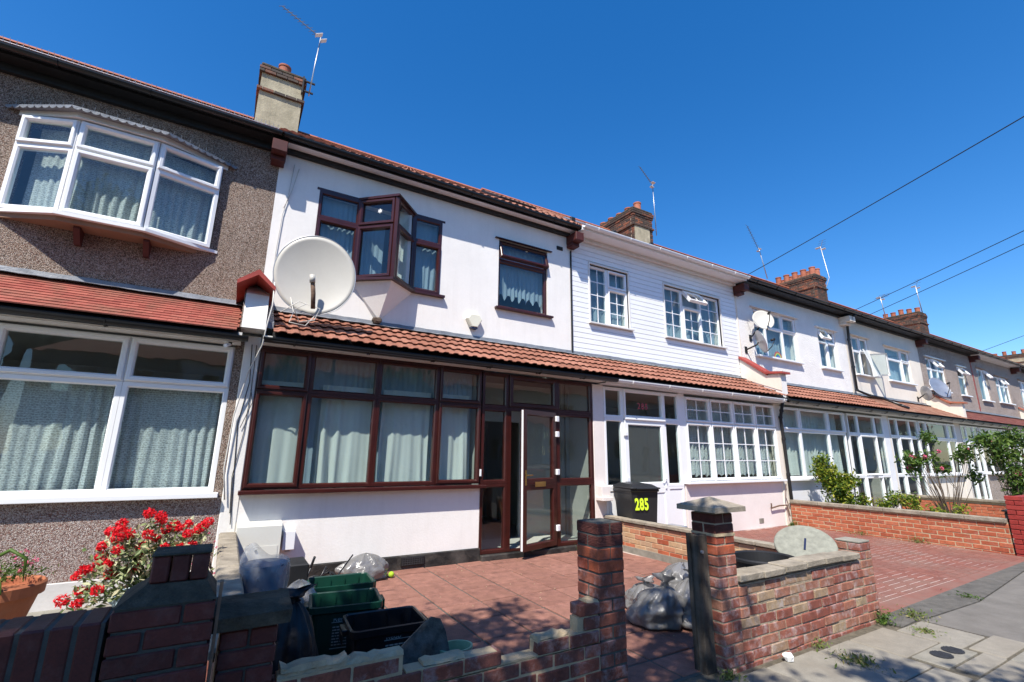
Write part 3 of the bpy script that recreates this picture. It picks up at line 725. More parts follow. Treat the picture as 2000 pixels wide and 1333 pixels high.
# driveway of number 285: imprinted herringbone
dw = struct(MB().box(5.58, 11.12, 2.5, 6.48, -.12, -.003), 'driveway', M['grout'])
hb = MB(); A_, B_ = .2, .1
def hblock(x0, y0, w, d):
    x1, y1 = x0+w, y0+d
    x0, x1, y0, y1 = max(x0, 5.872), min(x1, 10.998), max(y0, 2.722), min(y1, 6.42)
    if x1-x0 < .03 or y1-y0 < .03: return
    e = .0075; hb.box(x0+e, x1-e, y0+e, y1-e, -.02, .0)
for i in range(-60, 90):
    for j in range(-40, 40):
        ox = 5.6+i*.1+j*.2*0; oy = 2.6+j*.1
        s = (i-j) % 4
        if s == 0: hblock(5.6+i*.1, 2.6+j*.1, .2, .1)
        if s == 2: hblock(5.6+i*.1, 2.6+j*.1-.1, .1, .2)
hb.obj('herringbone_blocks', M['drive'], dw, kind='stuff')
bd = MB(); bd.box(5.585, 11.1, 2.505, 2.72, -.02, .0, .003); bd.box(5.74, 5.87, 2.722, 6.42, -.02, -.001); bd.box(11.0, 11.09, 2.722, 6.42, -.02, -.001)
bd.obj('plain_border', M['drive'], dw)
# yard of the pebbledashed house and the far front gardens
ya = struct(MB().box(-6, .06, 2.5, 6.5, -.12, -.012), 'paved_garden', M['mortarL'])
for i in range(10):
    for j in range(6): slab(-5.9+i*.595, -5.9+(i+1)*.595, 2.6+j*.64, 2.6+(j+1)*.64, ya, 'flag')
struct(MB().box(11.2, 60, 2.9, 6.5, -.12, -.01), 'garden_soil', M['concrete'])

# ------------------------------------------------------------------ houses
def house(label, x0, x1): return thing('terraced_house', (x0, 6.45, 0), label, 'house')
# ---- house A (pebbledash, left)
A = house('brown pebbledashed terraced house with white bow window and red plain tiled lean-to, nearest the camera', -5.4, .1)
holeA = (-2.6, -.55, 4.12, 5.36)
wall_mb(MB(), -5.4, .13, 3.2, 5.92, [holeA], 7.2, .25).obj('wall', M['pebA'], A)
MB().box(-5.4, .02, 6.452, 6.6, .235, .975).obj('front_wall', M['pebA2'], A)
MB().box(-5.4, .02, 6.425, 6.6, -.02, .232, .004).obj('plinth', M['greyplinth'], A)
MB().box(-.068, .02, 6.452, 6.6, .98, 2.78).obj('wall_strip', M['pebA'], A)
interior(A, -5.4, .1)
upper_roof(A, -5.4, .1, 'tileU', 'plain', rz=9.12)
eaves(A, -5.4, .1, 'blackM', 'blackM', None, 'black', 6.88, 6.02)
MB().box(-5.4, .0, 7.13, 7.198, 5.86, 5.963).obj('frieze_board', M['blackM'], A)
lower_roof(A, -5.4, -.06, 'plain', 'tileP', y0=6.11, z0=2.83)
MB().box(-5.4, -.02, 6.215, 6.245, 2.74, 2.84).obj('fascia', M['upvcD'], A)
MB().box(-5.4, -.02, 6.246, 6.5, 2.725, 2.74).obj('soffit', M['upvcD'], A)
gutter(A, -5.4, .05, 6.17, 2.785, 'black', .056, 1.9)
W = window(A, M['upvc'], Tb(-5.3, 6.5, 1.03), 5.23, 1.67, [0, 1.0, 2.15, 3.19, 4.24, 5.23], [0, 1.17, 1.67], .055, sash=[(i, 1) for i in range(5)], depth=.035, label='wide white window with dark top lights')
MB().box(-5.4, -.02, 6.36, 6.52, .975, 1.03, .006).obj('sill', M['upvc'], W)
curtain('white lace net curtains behind the wide downstairs window of the pebbledashed house', -5.2, -.1, 1.08, 2.2, 6.62, 'lace', .03, .1)
# bow window
pts = [(-2.6, 7.17), (-2.03, 6.94), (-1.25, 6.94), (-.56, 7.15)]
bow = thing_parent = None
bowf = MB()
for i in range(3):
    (ax, ay), (bx, by) = pts[i], pts[i+1]; w = math.hypot(bx-ax, by-ay); ang = math.degrees(math.atan2(by-ay, bx-ax))
    window(A, M['upvc'], Tb(ax, ay, 4.14, ang), w, 1.22, [0, w], [0, .84, 1.22], .055, sash=([(0, 0), (0, 1)] if i == 1 else [(0, 1)]), label='panel of the white bow window')
    curtain(['white lace net in the far end panel of the upstairs bow window', 'white lace net in the middle panel of the upstairs bow window', 'white lace net in the upstairs bow window panel nearest the chimney'][i], 0, w-.0, .03, 1.18, .14, 'lace', .02, .09, Tb(ax+(.08 if i == 0 else 0), ay, 4.14, ang))
hex_ = [(-2.75, 7.196), (-2.1, 6.80), (-1.18, 6.80), (-.42, 7.196)]
cap = MB().prism([(-2.66, 7.19), (-2.06, 6.86), (-1.22, 6.86), (-.5, 7.19)], 'z', 5.365, 5.43).obj('bay_head', M['upvcD'], A)
ld = MB(); outer = [(-2.78, 7.19), (-2.1, 6.78), (-1.16, 6.78), (-.40, 7.19)]
ld.prism(outer, 'z', 5.431, 5.455)
ld.obj('lead_canopy', M['lead'], A)
sca = MB()
for (a, b) in zip(outer[:-1], outer[1:]):
    L = math.hypot(b[0]-a[0], b[1]-a[1]); n = max(3, int(L/.085)); ca, sa = (b[0]-a[0])/L, (b[1]-a[1])/L
    for k in range(n):
        c = (k+.5)*L/n; r = L/n*.52
        vs = []
        for dd in (0, .012):
            for q in range(9):
                t = math.pi+math.pi*q/8; vs.append((a[0]+ca*(c+r*math.cos(t))+sa*(.002+dd), a[1]+sa*(c+r*math.cos(t))-ca*(.002+dd), 5.45+.045*math.sin(t)))
        sca.add(vs, [tuple(range(9)), tuple(range(17, 8, -1))]+[(q, q+1, 10+q, 9+q) for q in range(8)])
sca.obj('canopy_scallops', M['lead'], A)
sl_ = MB().prism([(-2.68, 7.19), (-2.06, 6.86), (-1.21, 6.86), (-.46, 7.19)], 'z', 4.098, 4.138).obj('bay_sill', M['upvc'], A)
MB().prism([(-2.62, 7.19), (-2.04, 6.92), (-1.24, 6.92), (-.7, 7.19)], 'z', 4.04, 4.096).obj('bay_base', M['timber'], A)
for bx in (-1.86, -1.2): MB().prism([(7.19, 3.86), (7.19, 4.04), (6.98, 4.04), (6.98, 4.01), (7.12, 3.86)], 'x', bx-.03, bx+.03).obj('bay_bracket', M['corb'], A)
spk = MB()
for k in range(26):
    t = k/25*3; i = min(2, int(t)); f_ = t-i; a, b = outer[i], outer[i+1]; X, Y = a[0]+(b[0]-a[0])*f_, a[1]+(b[1]-a[1])*f_+.03
    spk.tube([(X, Y, 5.455), (X+rnd.uniform(-.015, .015), Y+rnd.uniform(-.02, .02), 5.53)], .0022, 3)
spk.obj('bird_spikes', M['steel'], A, kind='stuff')
spk = MB(); x = -5.3
while x < .05:
    spk.tube([(x, 6.85, 6.05), (x+rnd.uniform(-.01, .01), 6.82+rnd.uniform(-.01, .01), 6.105)], .003, 3); spk.tube([(x+.02, 6.9, 6.05), (x+.02+rnd.uniform(-.01, .01), 6.93, 6.12)], .003, 3); x += .055
spk.tube([(-5.3, 6.86, 6.06), (.05, 6.86, 6.06)], .004, 4)
spk.obj('gutter_spikes', M['steel'], A, kind='stuff')
chimney_stack(A, .02, 10.2, .86, 1.3, 7.2, 9.72, 'stucco', 2)
# parapet between A and B
pA = MB(); pA.prism([(6.18, 2.9), (7.19, 2.9), (7.19, 3.75), (6.75, 3.62), (6.32, 3.36), (6.22, 3.1)], 'x', -.04, .21); pA.obj('party_parapet', M['white'], A)
MB().prism([(6.2, 2.9), (7.19, 2.9), (7.19, 3.74), (6.75, 3.61), (6.33, 3.35), (6.22, 3.1)], 'x', -.055, -.041).obj('parapet_face', M['pebA'], A)
cp = MB(); cp.prism([(-.15, 3.4), (.06, 3.55), (.26, 3.38), (.26, 3.43), (.06, 3.62), (-.15, 3.45)], 'y', 6.12, 6.5); cp.M = None
cp.prism([(-.15, 3.43), (.06, 3.58), (.26, 3.41), (.26, 3.46), (.06, 3.65), (-.15, 3.48)], 'y', 6.502, 7.19); cp.obj('parapet_tile', M['redpaint'], A)

# ---- house B (white, rosewood windows)
B = house('smooth white rendered house with dark red-brown frames, glazed porch and open front door', .1, 5.62)
wall_mb(MB(), .13, 5.62, 3.2, 5.92, [(.73, 2.78, 4.07, 5.47), (3.93, 5.04, 4.08, 5.45)], 7.2, .25).obj('wall', M['white'], B)
wb = jitter(MB().box(.2, 3.3, 6.45, 6.6, .17, 1.0, .004), .0); wb.obj('front_wall', M['white'], B)
MB().box(.022, .2, 6.44, 6.6, .0, 2.86, .01).obj('party_pier', M['white'], B)
pl = MB(); pl.box(.2, 3.3, 6.425, 6.6, -.02, .168, .006); pl.box(3.3, 5.42, 6.36, 6.6, -.02, .075, .01); pl.obj('plinth', M['plinth'], B)
vb = MB().box(2.14, 2.46, 6.405, 6.43, .045, .155, .004).obj('air_brick', M['blackM'], B)
gr = MB()
for k in range(9): gr.box(2.16+k*.032, 2.166+k*.032, 6.400, 6.404, .055, .145)
for k in range(4): gr.box(2.155, 2.445, 6.401, 6.405, .06+k*.025, .064+k*.025)
gr.obj('air_grille', M['iron'], vb)
interior(B, .1, 5.62)
MB().box(3.28, 3.34, 6.62, 7.44, .02, 2.74).obj('porch_partition', M['porchwall'], B)
bk = wall_mb(MB(), 3.34, 5.5, .02, 2.74, [(3.8, 4.6, .03, 2.05)], 7.5, .06).obj('porch_back_wall', M['porchwall'], B)
MB().box(3.34, 5.5, 6.6, 7.5, .02, .075).obj('porch_floor', M['floort'], B)
upper_roof(B, .1, 5.62, 'tileU', 'roll')
eaves(B, .13, 5.62, 'upvc', 'blackM', 'blackM', 'black', 6.88, 6.02)
for bx in (.1, 5.62): corbel_bracket(B, bx)
lower_roof(B, .3, 5.62, 'roll', 'tile')
MB().prism([(6.3, 2.95), (7.19, 3.40), (7.19, 3.50), (6.3, 3.03)], 'x', .212, .30).obj('side_flashing', M['lead'], B)
MB().box(.2, 5.62, 6.215, 6.245, 2.77, 2.84).obj('fascia', M['upvcD'], B)
MB().box(.2, 5.62, 6.246, 6.5, 2.755, 2.77).obj('soffit', M['upvcD'], B)
gutter(B, .2, 5.78, 6.155, 2.80, 'black')
rows = [0, 1.19, 1.66]
W = window(B, M['rose'], Tb(.2, 6.47, 1.055), 3.06, 1.68, [0, .6, 1.475, 2.36, 3.06], [0, 1.155, 1.68], .05, sash=[(0, 0), (3, 0), (0, 1), (3, 1)], depth=.035)
MB().box(.2, 3.28, 6.425, 6.5, 2.736, 2.757).obj('head_board', M['rose'], W)
MB().box(.17, 3.32, 6.30, 6.47, 1.0, 1.045, .006).obj('sill', M['rose'], W)
names = ['plain white curtain behind the narrow end casement of the dark red-brown window', 'white curtain hanging in three folds behind the second pane of the red-brown window', 'white curtain behind the third pane of the red-brown window, a red roof reflected over it', 'white curtain behind the red-brown casement beside the porch']
for i, (a, b) in enumerate(((.27, .78), (1.0, 1.66), (1.8, 2.5), (2.62, 3.14))):
    curtain(names[i], a, b, 1.06, 2.35, 6.6, 'drape', .035, .2, name='drape_curtain', seed=i)
curtain('long thin blue-white sheer curtain behind the drapes of the wide red-brown window', .24, 3.22, 1.06, 2.74, 6.7, 'net', .02, .09, name='sheer_curtain')
# porch screen
porch = window(B, M['rose'], Tb(3.28, 6.47, .08), .46, 2.65, None, [0, .97, 2.1, 2.65], .055, depth=.035, label='narrow side light of the porch screen')
window(B, M['rose'], Tb(4.69, 6.47, .08), .76, 2.65, None, [0, .97, 2.09, 2.65], .06, depth=.035, label='wide side light of the porch screen')
window(B, M['rose'], Tb(3.74, 6.47, 2.2), .95, .53, None, None, .075, sash=[(0, 0)], depth=.035)
df = MB(); df.box(3.742, 3.80, 6.44, 6.505, .08, 2.198); df.box(4.63, 4.688, 6.44, 6.505, .08, 2.198); df.box(3.802, 4.628, 6.44, 6.505, .08, .105); df.box(3.802, 4.628, 6.44, 6.505, 2.15, 2.198)
df.obj('door_frame', M['rose'], B)
DT = Tb(4.63, 6.44, .11, 0) @ Matrix.Rotation(R(18), 4, 'Z') @ Matrix.Translation((-.82, 0, 0))
door = window(B, M['rose'], DT, .82, 2.05, None, [0, .93, 2.05], .085, depth=.035, name='door')
MB().box(-.004, .0, -.02, .014, .01, 2.04).obj('door_edge', M['upvc'], door, basis=DT)
hd = MB(); hd.box(.03, .06, -.042, -.034, .92, 1.14, .003); hd.tube([(.045, -.05, 1.07), (.045, -.085, 1.07), (.15, -.085, 1.07)], .009, 8); hd.obj('handle', M['brass'], door, basis=DT)
MB().box(.27, .53, -.044, -.0345, .89, .965, .004).obj('letter_plate', M['brass'], door, basis=DT)
for z_ in (.25, 1.1, 1.7, 1.95): MB().box(.8, .87, -.07, -.03, z_-.045, z_+.045, .006).obj('hinge', M['upvc'], door, basis=DT)
MB().box(3.255, 3.285, 6.415, 6.434, 1.16, 1.26, .004).obj('door_bell', M['upvc'], B)
# triangular bay
bp = [(.73, 7.23), (1.37, 7.23), (1.84, 6.80), (2.26, 7.23), (2.78, 7.23)]
specs = [(0, 1, 'flat left light of the triangular bay'), (1, 2, 'angled bay light with a star sticker'), (2, 3, 'angled bay light in shade'), (3, 4, 'flat light beside the triangular bay')]
for (i, j, lb) in specs:
    (ax, ay), (bx, by) = bp[i], bp[j]; w = math.hypot(bx-ax, by-ay); ang = math.degrees(math.atan2(by-ay, bx-ax))
    o = window(B, M['rose'], Tb(ax, ay, 4.1, ang), w, 1.36, None, [0, .9, 1.36], .055, sash=([(0, 0), (0, 1)] if i == 1 else [(0, 0)]), depth=.035, label=lb)
    if i == 1:
        st = MB(); vs = []
        for k in range(12):
            rr_ = .048 if k % 2 == 0 else .02; vs.append((w*.55+rr_*math.cos(math.pi*k/6+.5), -.0065, 1.16+rr_*math.sin(math.pi*k/6+.5)))
        st.add(vs+[(p[0], -.0045, p[2]) for p in vs], [tuple(range(12)), tuple(range(23, 11, -1))]); st.obj('star_sticker', M['paper'], o, basis=Tb(ax, ay, 4.1, ang))
MB().tube([(1.84, 6.785, 4.1), (1.84, 6.785, 5.46)], .05, 6).obj('bay_post', M['rose'], B)
for px_ in ((1.365, 7.2), (2.265, 7.2)): MB().box(px_[0]-.035, px_[0]+.035, 7.175, 7.24, 4.1, 5.46).obj('bay_post', M['rose'], B)
MB().prism([(.69, 7.195), (1.32, 7.195), (1.84, 6.70), (2.31, 7.195), (2.83, 7.195), (2.83, 7.3), (.69, 7.3)], 'z', 5.46, 5.50).obj('bay_roof', M['rose'], B)
MB().prism([(.69, 7.12), (1.30, 7.12), (1.84, 6.72), (2.33, 7.12), (2.86, 7.12), (2.86, 7.3), (.69, 7.3)], 'z', 4.06, 4.098).obj('bay_sill', M['rose'], B)
cb = MB(); cb.add([(1.33, 7.198, 4.058), (1.84, 6.79, 4.058), (2.30, 7.198, 4.058), (1.74, 7.198, 3.5), (1.77, 7.12, 3.5), (1.80, 7.198, 3.5)], [(0, 1, 2), (0, 3, 4, 1), (1, 4, 5, 2), (3, 5, 4)]); cb.obj('bay_corbel', M['white'], B)
jitter(MB().box(1.68, 1.82, 7.06, 7.19, 3.44, 3.53, .03), .03, 5, 20).obj('corbel_stub', M['bark'], B)
curtain('blue net in the upstairs light left of the triangular bay', .78, 1.36, 4.13, 5.42, 7.33, 'net', .015, .08)
curtain('blue net across the inside of the triangular bay with the star sticker', 1.42, 1.83, 4.13, 5.42, 7.38, 'net', .015, .08)
curtain('blue net in the upstairs light between the bay and the alarm box', 2.3, 2.74, 4.13, 5.42, 7.33, 'net', .015, .08)
curtain('white drape edge seen through the shaded pane of the triangular bay', 1.95, 2.2, 4.13, 5.42, 7.12, 'drape', .02, .1, name='drape_curtain')
W = window(B, M['rose'], Tb(3.93, 7.27, 4.1), 1.11, 1.33, None, [0, .95, 1.33], .055, sash=[(0, 1)], opened={(0, 1): ('t', 16)}, depth=.035)
MB().box(3.86, 5.13, 7.12, 7.25, 4.06, 4.098, .005).obj('sill', M['rose'], W)
MB().box(3.84, 5.13, 7.15, 7.205, 5.45, 5.465).obj('head_drip', M['rose'], W)
curtain('scalloped white net in the small red-brown window beside the drainpipe', 3.98, 5.0, 4.3, 5.4, 7.36, 'net', .015, .09, scallop=.12)
MB().box(5.27, 5.42, 7.185, 7.2, 5.56, 5.64, .003).obj('wall_vent', M['blackM'], B)
MB().box(5.608, 5.632, 7.17, 7.2, 3.45, 5.6).obj('cable_strip', M['wire'], B)
# skylight on roof B and pipes on roof C
a_ = math.atan2(RZ-EZ, RY-EY)
SR = Matrix.Translation((0, EY, EZ)) @ Matrix.Rotation(a_, 4, 'X')
sk = MB(); sk.M = SR; sk.ring
s_ = MB(); s_.M = SR @ Matrix.Translation((4.35, 1.4, .03)); s_.box(0, .95, 0, 1.1, 0, .07, .01); so1 = s_.obj('skylight', M['blackM'], B)
s_ = MB(); s_.M = SR @ Matrix.Translation((4.35, 1.4, .03)); s_.box(.07, .88, .07, 1.03, .071, .076); s_.obj('skylight_pane', M['glass'], so1)

# ---- house C (white boards, 285)
Cc = house('house with white horizontal cladding boards upstairs, white porch and number 285', 5.62, 11.15)
hC = [(6.13, 7.23, 4.14, 5.45), (8.38, 10.43, 4.14, 5.43)]
wall_mb(MB(), 5.64, 11.14, 3.2, 5.92, hC, 7.225, .22).obj('wall', M['upvcD'], Cc)
z_ = 3.47
while z_ < 5.84:
    segs = [(5.66, 11.12)]
    for h in hC:
        if z_+.107 > h[2]-.02 and z_ < h[3]+.02:
            segs = [s for (a, b) in segs for s in ((a, min(b, h[0]-.03)), (max(a, h[1]+.03), b)) if s[1]-s[0] > .03]
    for (a, b) in segs: MB().prism([(7.222, z_), (7.207, z_+.001), (7.209, z_+.1), (7.222, z_+.104)], 'x', a, b).obj('cladding_board', M['upvc'], Cc)
    z_ += .1075
for h in hC:
    tr = MB()
    for (a, b, c, d) in ((h[0]-.03, h[0], h[2], h[3]), (h[1], h[1]+.03, h[2], h[3])): tr.box(a, b, 7.19, 7.35, c, d)
    tr.box(h[0]-.03, h[1]+.03, 7.188, 7.35, h[3], h[3]+.03)
    tr.obj('window_trim', M['upvcD'], Cc)
MB().box(11.1, 11.14, 7.185, 7.224, 3.45, 5.85).obj('edge_trim', M['cream'], Cc)
interior(Cc, 5.62, 11.15)
upper_roof(Cc, 5.62, 11.15, 'tileU', 'roll', rz=9.23)
eaves(Cc, 5.66, 11.13, 'upvc', 'upvc', 'upvcD', 'upvc', 6.77, 6.04)
corbel_bracket(Cc, 11.15)
chimney_stack(Cc, 11.12, 10.25, .9, 2.15, 7.3, 9.58, 'brick', 5)
cs = MB().box(10.71, 11.4, 10.235, 12.0, 7.3, 8.95).obj('chimney_render', M['stucco'], Cc)
lower_roof(Cc, 5.62, 11.05, 'roll', 'tile')
MB().box(5.62, 11.1, 6.215, 6.245, 2.74, 2.84).obj('fascia', M['upvc'], Cc); MB().box(5.62, 11.1, 6.246, 6.5, 2.725, 2.74).obj('soffit', M['upvc'], Cc)
gutter(Cc, 5.8, 11.0, 6.155, 2.795, 'upvc', brk=.95)
MB().box(5.47, 5.72, 6.44, 6.6, 0, 2.72, .006).obj('party_pier', M['pink'], Cc)
MB().box(5.50, 5.69, 6.30, 6.438, .80, .98, .006).obj('pier_block', M['pink'], Cc); MB().box(5.48, 5.71, 6.26, 6.438, .74, .80, .006).obj('pier_ledge', M['pink'], Cc)
MB().box(7.76, 11.02, 6.45, 6.6, 0, .96, .004).obj('front_wall', M['pink'], Cc)
MB().box(10.99, 11.24, 6.43, 6.6, 0, 2.72, .006).obj('party_pier', M['cream'], Cc)
MB().box(10.0, 10.16, 6.445, 6.47, .1, .2).obj('air_brick', M['concrete'], Cc)
W = window(Cc, M['upvc'], Tb(5.72, 6.47, .06), 1.98, 2.64, [0, .46, 1.53, 1.98], [[0, .86, 2.08, 2.64], [2.08, 2.64], [0, .86, 2.08, 2.64]], .055, sash=[(1, 0)], depth=.035)
MB().box(5.78, 6.13, 6.45, 6.48, .12, .86).obj('door_panel', M['upvc'], W); MB().box(7.3, 7.66, 6.45, 6.48, .12, .86).obj('door_panel', M['upvc'], W)
DT = Tb(6.19, 6.45, .07)
door = window(Cc, M['upvc'], DT, 1.05, 2.06, None, [0, .84, 2.06], .1, glass='glassD', depth=.03, name='door')
MB().box(.1, .95, -.015, .01, .1, .74).obj('door_panel', M['upvc'], door, basis=DT)
MB().box(.35, .7, -.04, -.03, .77, .83, .004).obj('letter_plate', M['blue'], door, basis=DT)
hd = MB(); hd.box(.965, 1.0, -.05, -.03, .82, 1.06, .004); hd.tube([(.98, -.05, 1.0), (.98, -.08, 1.0), (.87, -.08, 1.0)], .009, 8); hd.obj('handle', M['upvc'], door, basis=DT)
for z_ in (.25, 1.0, 1.8): MB().box(-.03, .05, -.065, -.03, z_-.04, z_+.04, .006).obj('hinge', M['upvc'], door, basis=DT)
MB().box(6.2, 7.25, 6.39, 6.44, 2.125, 2.16, .006).obj('drip_bar', M['upvc'], W)
def text(s, name, basis, size, mat, parent, ext=.001, sp=1.0, off=0.0):
    c = bpy.data.curves.new(name, 'FONT'); c.body = s; c.size = size; c.extrude = ext; c.space_character = sp; c.offset = off
    t_ = bpy.data.objects.new(name, c); col.objects.link(t_); bpy.context.view_layer.update()
    me = bpy.data.meshes.new_from_object(t_.evaluated_get(bpy.context.evaluated_depsgraph_get())); bpy.data.objects.remove(t_)
    me.materials.clear(); me.materials.append(M[mat]); o = bpy.data.objects.new(name, me); link(o, parent, basis); return o
text('285', 'number_lettering', Matrix.Translation((6.58, 6.462, 2.345)) @ Matrix.Rotation(R(90), 4, 'X'), .155, 'redtxt', W, sp=1.25, off=.003)
hs = MB(); hs.tube([(6.63+.045*math.cos(math.pi*k/10), 6.29, 2.79+.05*math.sin(math.pi*k/10)) for k in range(-1, 12)], .008, 6); hs.obj('horseshoe', M['iron'], Cc)
W = window(Cc, M['upvc'], Tb(7.87, 6.47, 1.0), 3.1, 1.67, [0, .775, 1.55, 2.33, 3.1], [0, 1.15, 1.67], .045, sash='all', bars={'all': (2, 2), (0, 0): (2, 3), (1, 0): (2, 3), (2, 0): (2, 3), (3, 0): (2, 3)}, depth=.03)
MB().box(7.74, 11.03, 6.33, 6.5, .955, .998, .005).obj('sill', M['upvc'], W)
MB().box(7.70, 7.87, 6.44, 6.5, .96, 2.72).obj('corner_post', M['upvc'], W)
curtain('scalloped net curtains behind the downstairs Georgian-barred window of the boarded house', 7.92, 10.95, 1.06, 2.66, 6.63, 'lace', .03, .12, scallop=.06)
W = window(Cc, M['upvc'], Tb(6.13, 7.29, 4.15), 1.1, 1.29, [0, .53, 1.1], [[0, 1.29], [0, .86, 1.29]], .05, sash=[(1, 0), (1, 1)], bars={(0, 0): (2, 4), (1, 0): (2, 3), (1, 1): (2, 1)})
MB().box(6.07, 7.3, 7.13, 7.28, 4.12, 4.148).obj('sill', M['upvcD'], W)
curtain('blue-white net in the smaller upstairs window of the boarded house', 6.16, 7.2, 4.18, 5.4, 7.42, 'net', .02, .12)
W = window(Cc, M['upvc'], Tb(8.38, 7.29, 4.15), 2.05, 1.27, [0, .67, 1.33, 2.05], [[0, 1.27], [0, .86, 1.27], [0, 1.27]], .05, sash=[(1, 0), (1, 1)], opened={(1, 1): ('t', 38)}, bars={(0, 0): (2, 4), (1, 0): (2, 3), (1, 1): (2, 1), (2, 0): (2, 4)})
MB().box(8.32, 10.5, 7.13, 7.28, 4.12, 4.148).obj('sill', M['upvcD'], W)
curtain('blue-white net in the wide upstairs window of the boarded house with its top vent open', 8.42, 10.4, 4.18, 5.4, 7.42, 'net', .02, .14)
tb = MB(); tb.tube([(5.85, 7.7, 6.64), (8.6, 7.7, 6.64)], .05, 8); tb.obj('solar_pipe', M['steel'], Cc)
for k in range(3): MB().box(6.0+k*1.25, 6.12+k*1.25, 7.62, 7.78, 6.56, 6.71, .01).obj('pipe_clamp', M['blackM'], Cc)
# parapets C/D, E/F
def parapet(parent, x, mat, capm, sidem=None):
    MB().prism([(6.2, 2.8), (7.19, 2.8), (7.19, 3.92), (6.55, 3.42), (6.2, 3.42)], 'x', x-.1, x+.12).obj('party_parapet', M[mat], parent)
    if sidem: MB().prism([(6.2, 3.0), (7.19, 3.42), (7.19, 3.9), (6.55, 3.4), (6.2, 3.4)], 'x', x-.112, x-.101).obj('parapet_face', M[sidem], parent)
    MB().prism([(6.5, 3.40), (7.19, 3.93), (7.19, 3.99), (6.5, 3.47)], 'x', x-.15, x+.17).obj('parapet_tile', M[capm], parent)
    MB().prism([(6.12, 3.40), (6.52, 3.44), (6.52, 3.50), (6.12, 3.45)], 'x', x-.16, x+.18).obj('parapet_tile', M[capm], parent)
parapet(Cc, 11.13, 'white', 'redpaint', 'cream')
downpipe(Cc, [(11.12, 6.27, 2.78), (11.12, 6.33, 2.55), (11.14, 6.38, 2.4), (11.16, 6.38, 1.9), (11.18, 6.38, 1.1), (11.2, 6.38, .03)], 'wire')
gp = MB(); gp.tube([(10.42, 6.40, .5), (10.42, 6.40, .4), (10.7, 6.39, .44), (11.0, 6.39, .44), (11.05, 6.38, .2)], .016, 6); gp.tube([(11.02, 6.37, .9), (10.95, 6.37, .6), (11.06, 6.37, .35)], .01, 5); gp.obj('gas_pipe', M['rust'], Cc)

# ---- houses D.. (simpler, farther)
def far_house(label, x0, x1, um, lm, gut, tk, tm, up, low, porch_, sillm='upvc', utile='tileU', rz=9.24, fasc='blackM', soff='blackM', roofkind='plain'):
    H = house(label, x0, x1)
    wall_mb(MB(), x0+.003, x1-.003, 3.2, 5.92, [u['r'] for u in up], 7.2, .25).obj('wall', M[um], H)
    interior(H, x0, x1); upper_roof(H, x0, x1, utile, roofkind, rz=rz)
    eaves(H, x0+.003, x1-.003, soff, fasc, 'blackM' if fasc == 'blackM' else None, gut)
    lower_roof(H, x0, x1-.05, tk, tm)
    MB().box(x0, x1, 6.215, 6.245, 2.75, 2.84).obj('fascia', M['upvcD'], H); MB().box(x0, x1, 6.246, 6.5, 2.725, 2.75).obj('soffit', M['upvcD'], H)
    gutter(H, x0, x1, 6.155, 2.79, gut)
    for u in up:
        r = u['r']; w, h = r[1]-r[0], r[3]-r[2]
        W = window(H, M['upvc'], Tb(r[0], 7.27, r[2]+.03), w, h-.03, [c*w for c in u['c']], u.get('rows') and [[q*(h-.03) for q in rr_] for rr_ in u['rows']], .045, sash=u.get('s', ()), opened=u.get('o'), bars=u.get('b'))
        MB().box(r[0]-.07, r[1]+.07, 7.1, 7.24, r[2]-.02, r[2]+.028, .004).obj('sill', M[sillm], W)
        MB().box(r[0]-.12, r[1]+.12, 7.13, 7.199, r[3]+.02, r[3]+.06).obj('drip_mould', M[u.get('dm', um)], W)
        curtain(u['cl'], r[0]+.04, r[1]-.04, r[2]+.06, r[3]-.02, 7.4, u.get('cm', 'net'), .02, .13)
    lx0, lx1, lc = low
    W = window(H, M['upvc'], Tb(lx0, 6.47, 1.0), lx1-lx0, 1.67, [c-lx0 for c in lc], [0, 1.12, 1.67], .05, sash=[(k, 1) for k in range(len(lc)-1)])
    MB().box(lx0-.02, lx1+.02, 6.34, 6.5, .955, .998, .004).obj('sill', M['upvc'], W)
    MB().box(lx0, lx1, 6.45, 6.6, 0, .955).obj('front_wall', M[lm], H)
    px0, px1, pc = porch_
    W = window(H, M['upvc'], Tb(px0, 6.47, .06), px1-px0, 2.61, [c-px0 for c in pc], [0, .95, 2.06, 2.61], .05, sash=[(1, 0), (1, 1)])
    MB().box((pc[1]+pc[2])/2-.12, (pc[1]+pc[2])/2+.12, 6.39, 6.41, .98, 1.04).obj('letter_plate', M['steel'], W)
    MB().box(x0-.0, min(lx0, px0)-.002, 6.44, 6.6, 0, 2.72).obj('party_pier', M[lm], H)
    if max(lx1, px1)+.03 < x1: MB().box(max(lx1, px1)+.002, x1, 6.44, 6.6, 0, 2.72).obj('party_pier', M[lm], H)
    return H
D = far_house('rough white rendered house with a paper rainbow in the upstairs window and two dishes', 11.15, 16.75, 'whiteB', 'paintbrick', 'black', 'roll', 'tile',
    [dict(r=(11.83, 13.88, 4.1, 5.43), c=[0, .28, .68, 1], rows=[[0, .66, 1]]*3, s=[(0, 1), (2, 1)], cl='pale net upstairs behind the paper rainbow', dm='upvcD'),
     dict(r=(15.08, 16.12, 4.1, 5.35), c=[0, .5, 1], rows=[[0, .68, 1]]*2, s=[(0, 1), (0, 0), (1, 0)], o={(0, 1): ('t', 28)}, cl='pale net in the narrow upstairs window of the rough white house, vent ajar')],
    (11.24, 14.22, [11.24, 12.03, 13.35, 14.22]), (14.40, 16.45, [14.40, 14.95, 15.92, 16.45]), roofkind='plain', soff='blackM')
curtain('long pale green-grey curtain behind the downstairs window of the rough white house', 11.3, 14.15, 1.06, 2.62, 6.64, 'drape', .03, .15, name='drape_curtain')
rb = thing('paper_rainbow', (13.0, 7.31, 4.16), 'childs paper rainbow stuck inside the upstairs window of the rough white house', 'window sticker')
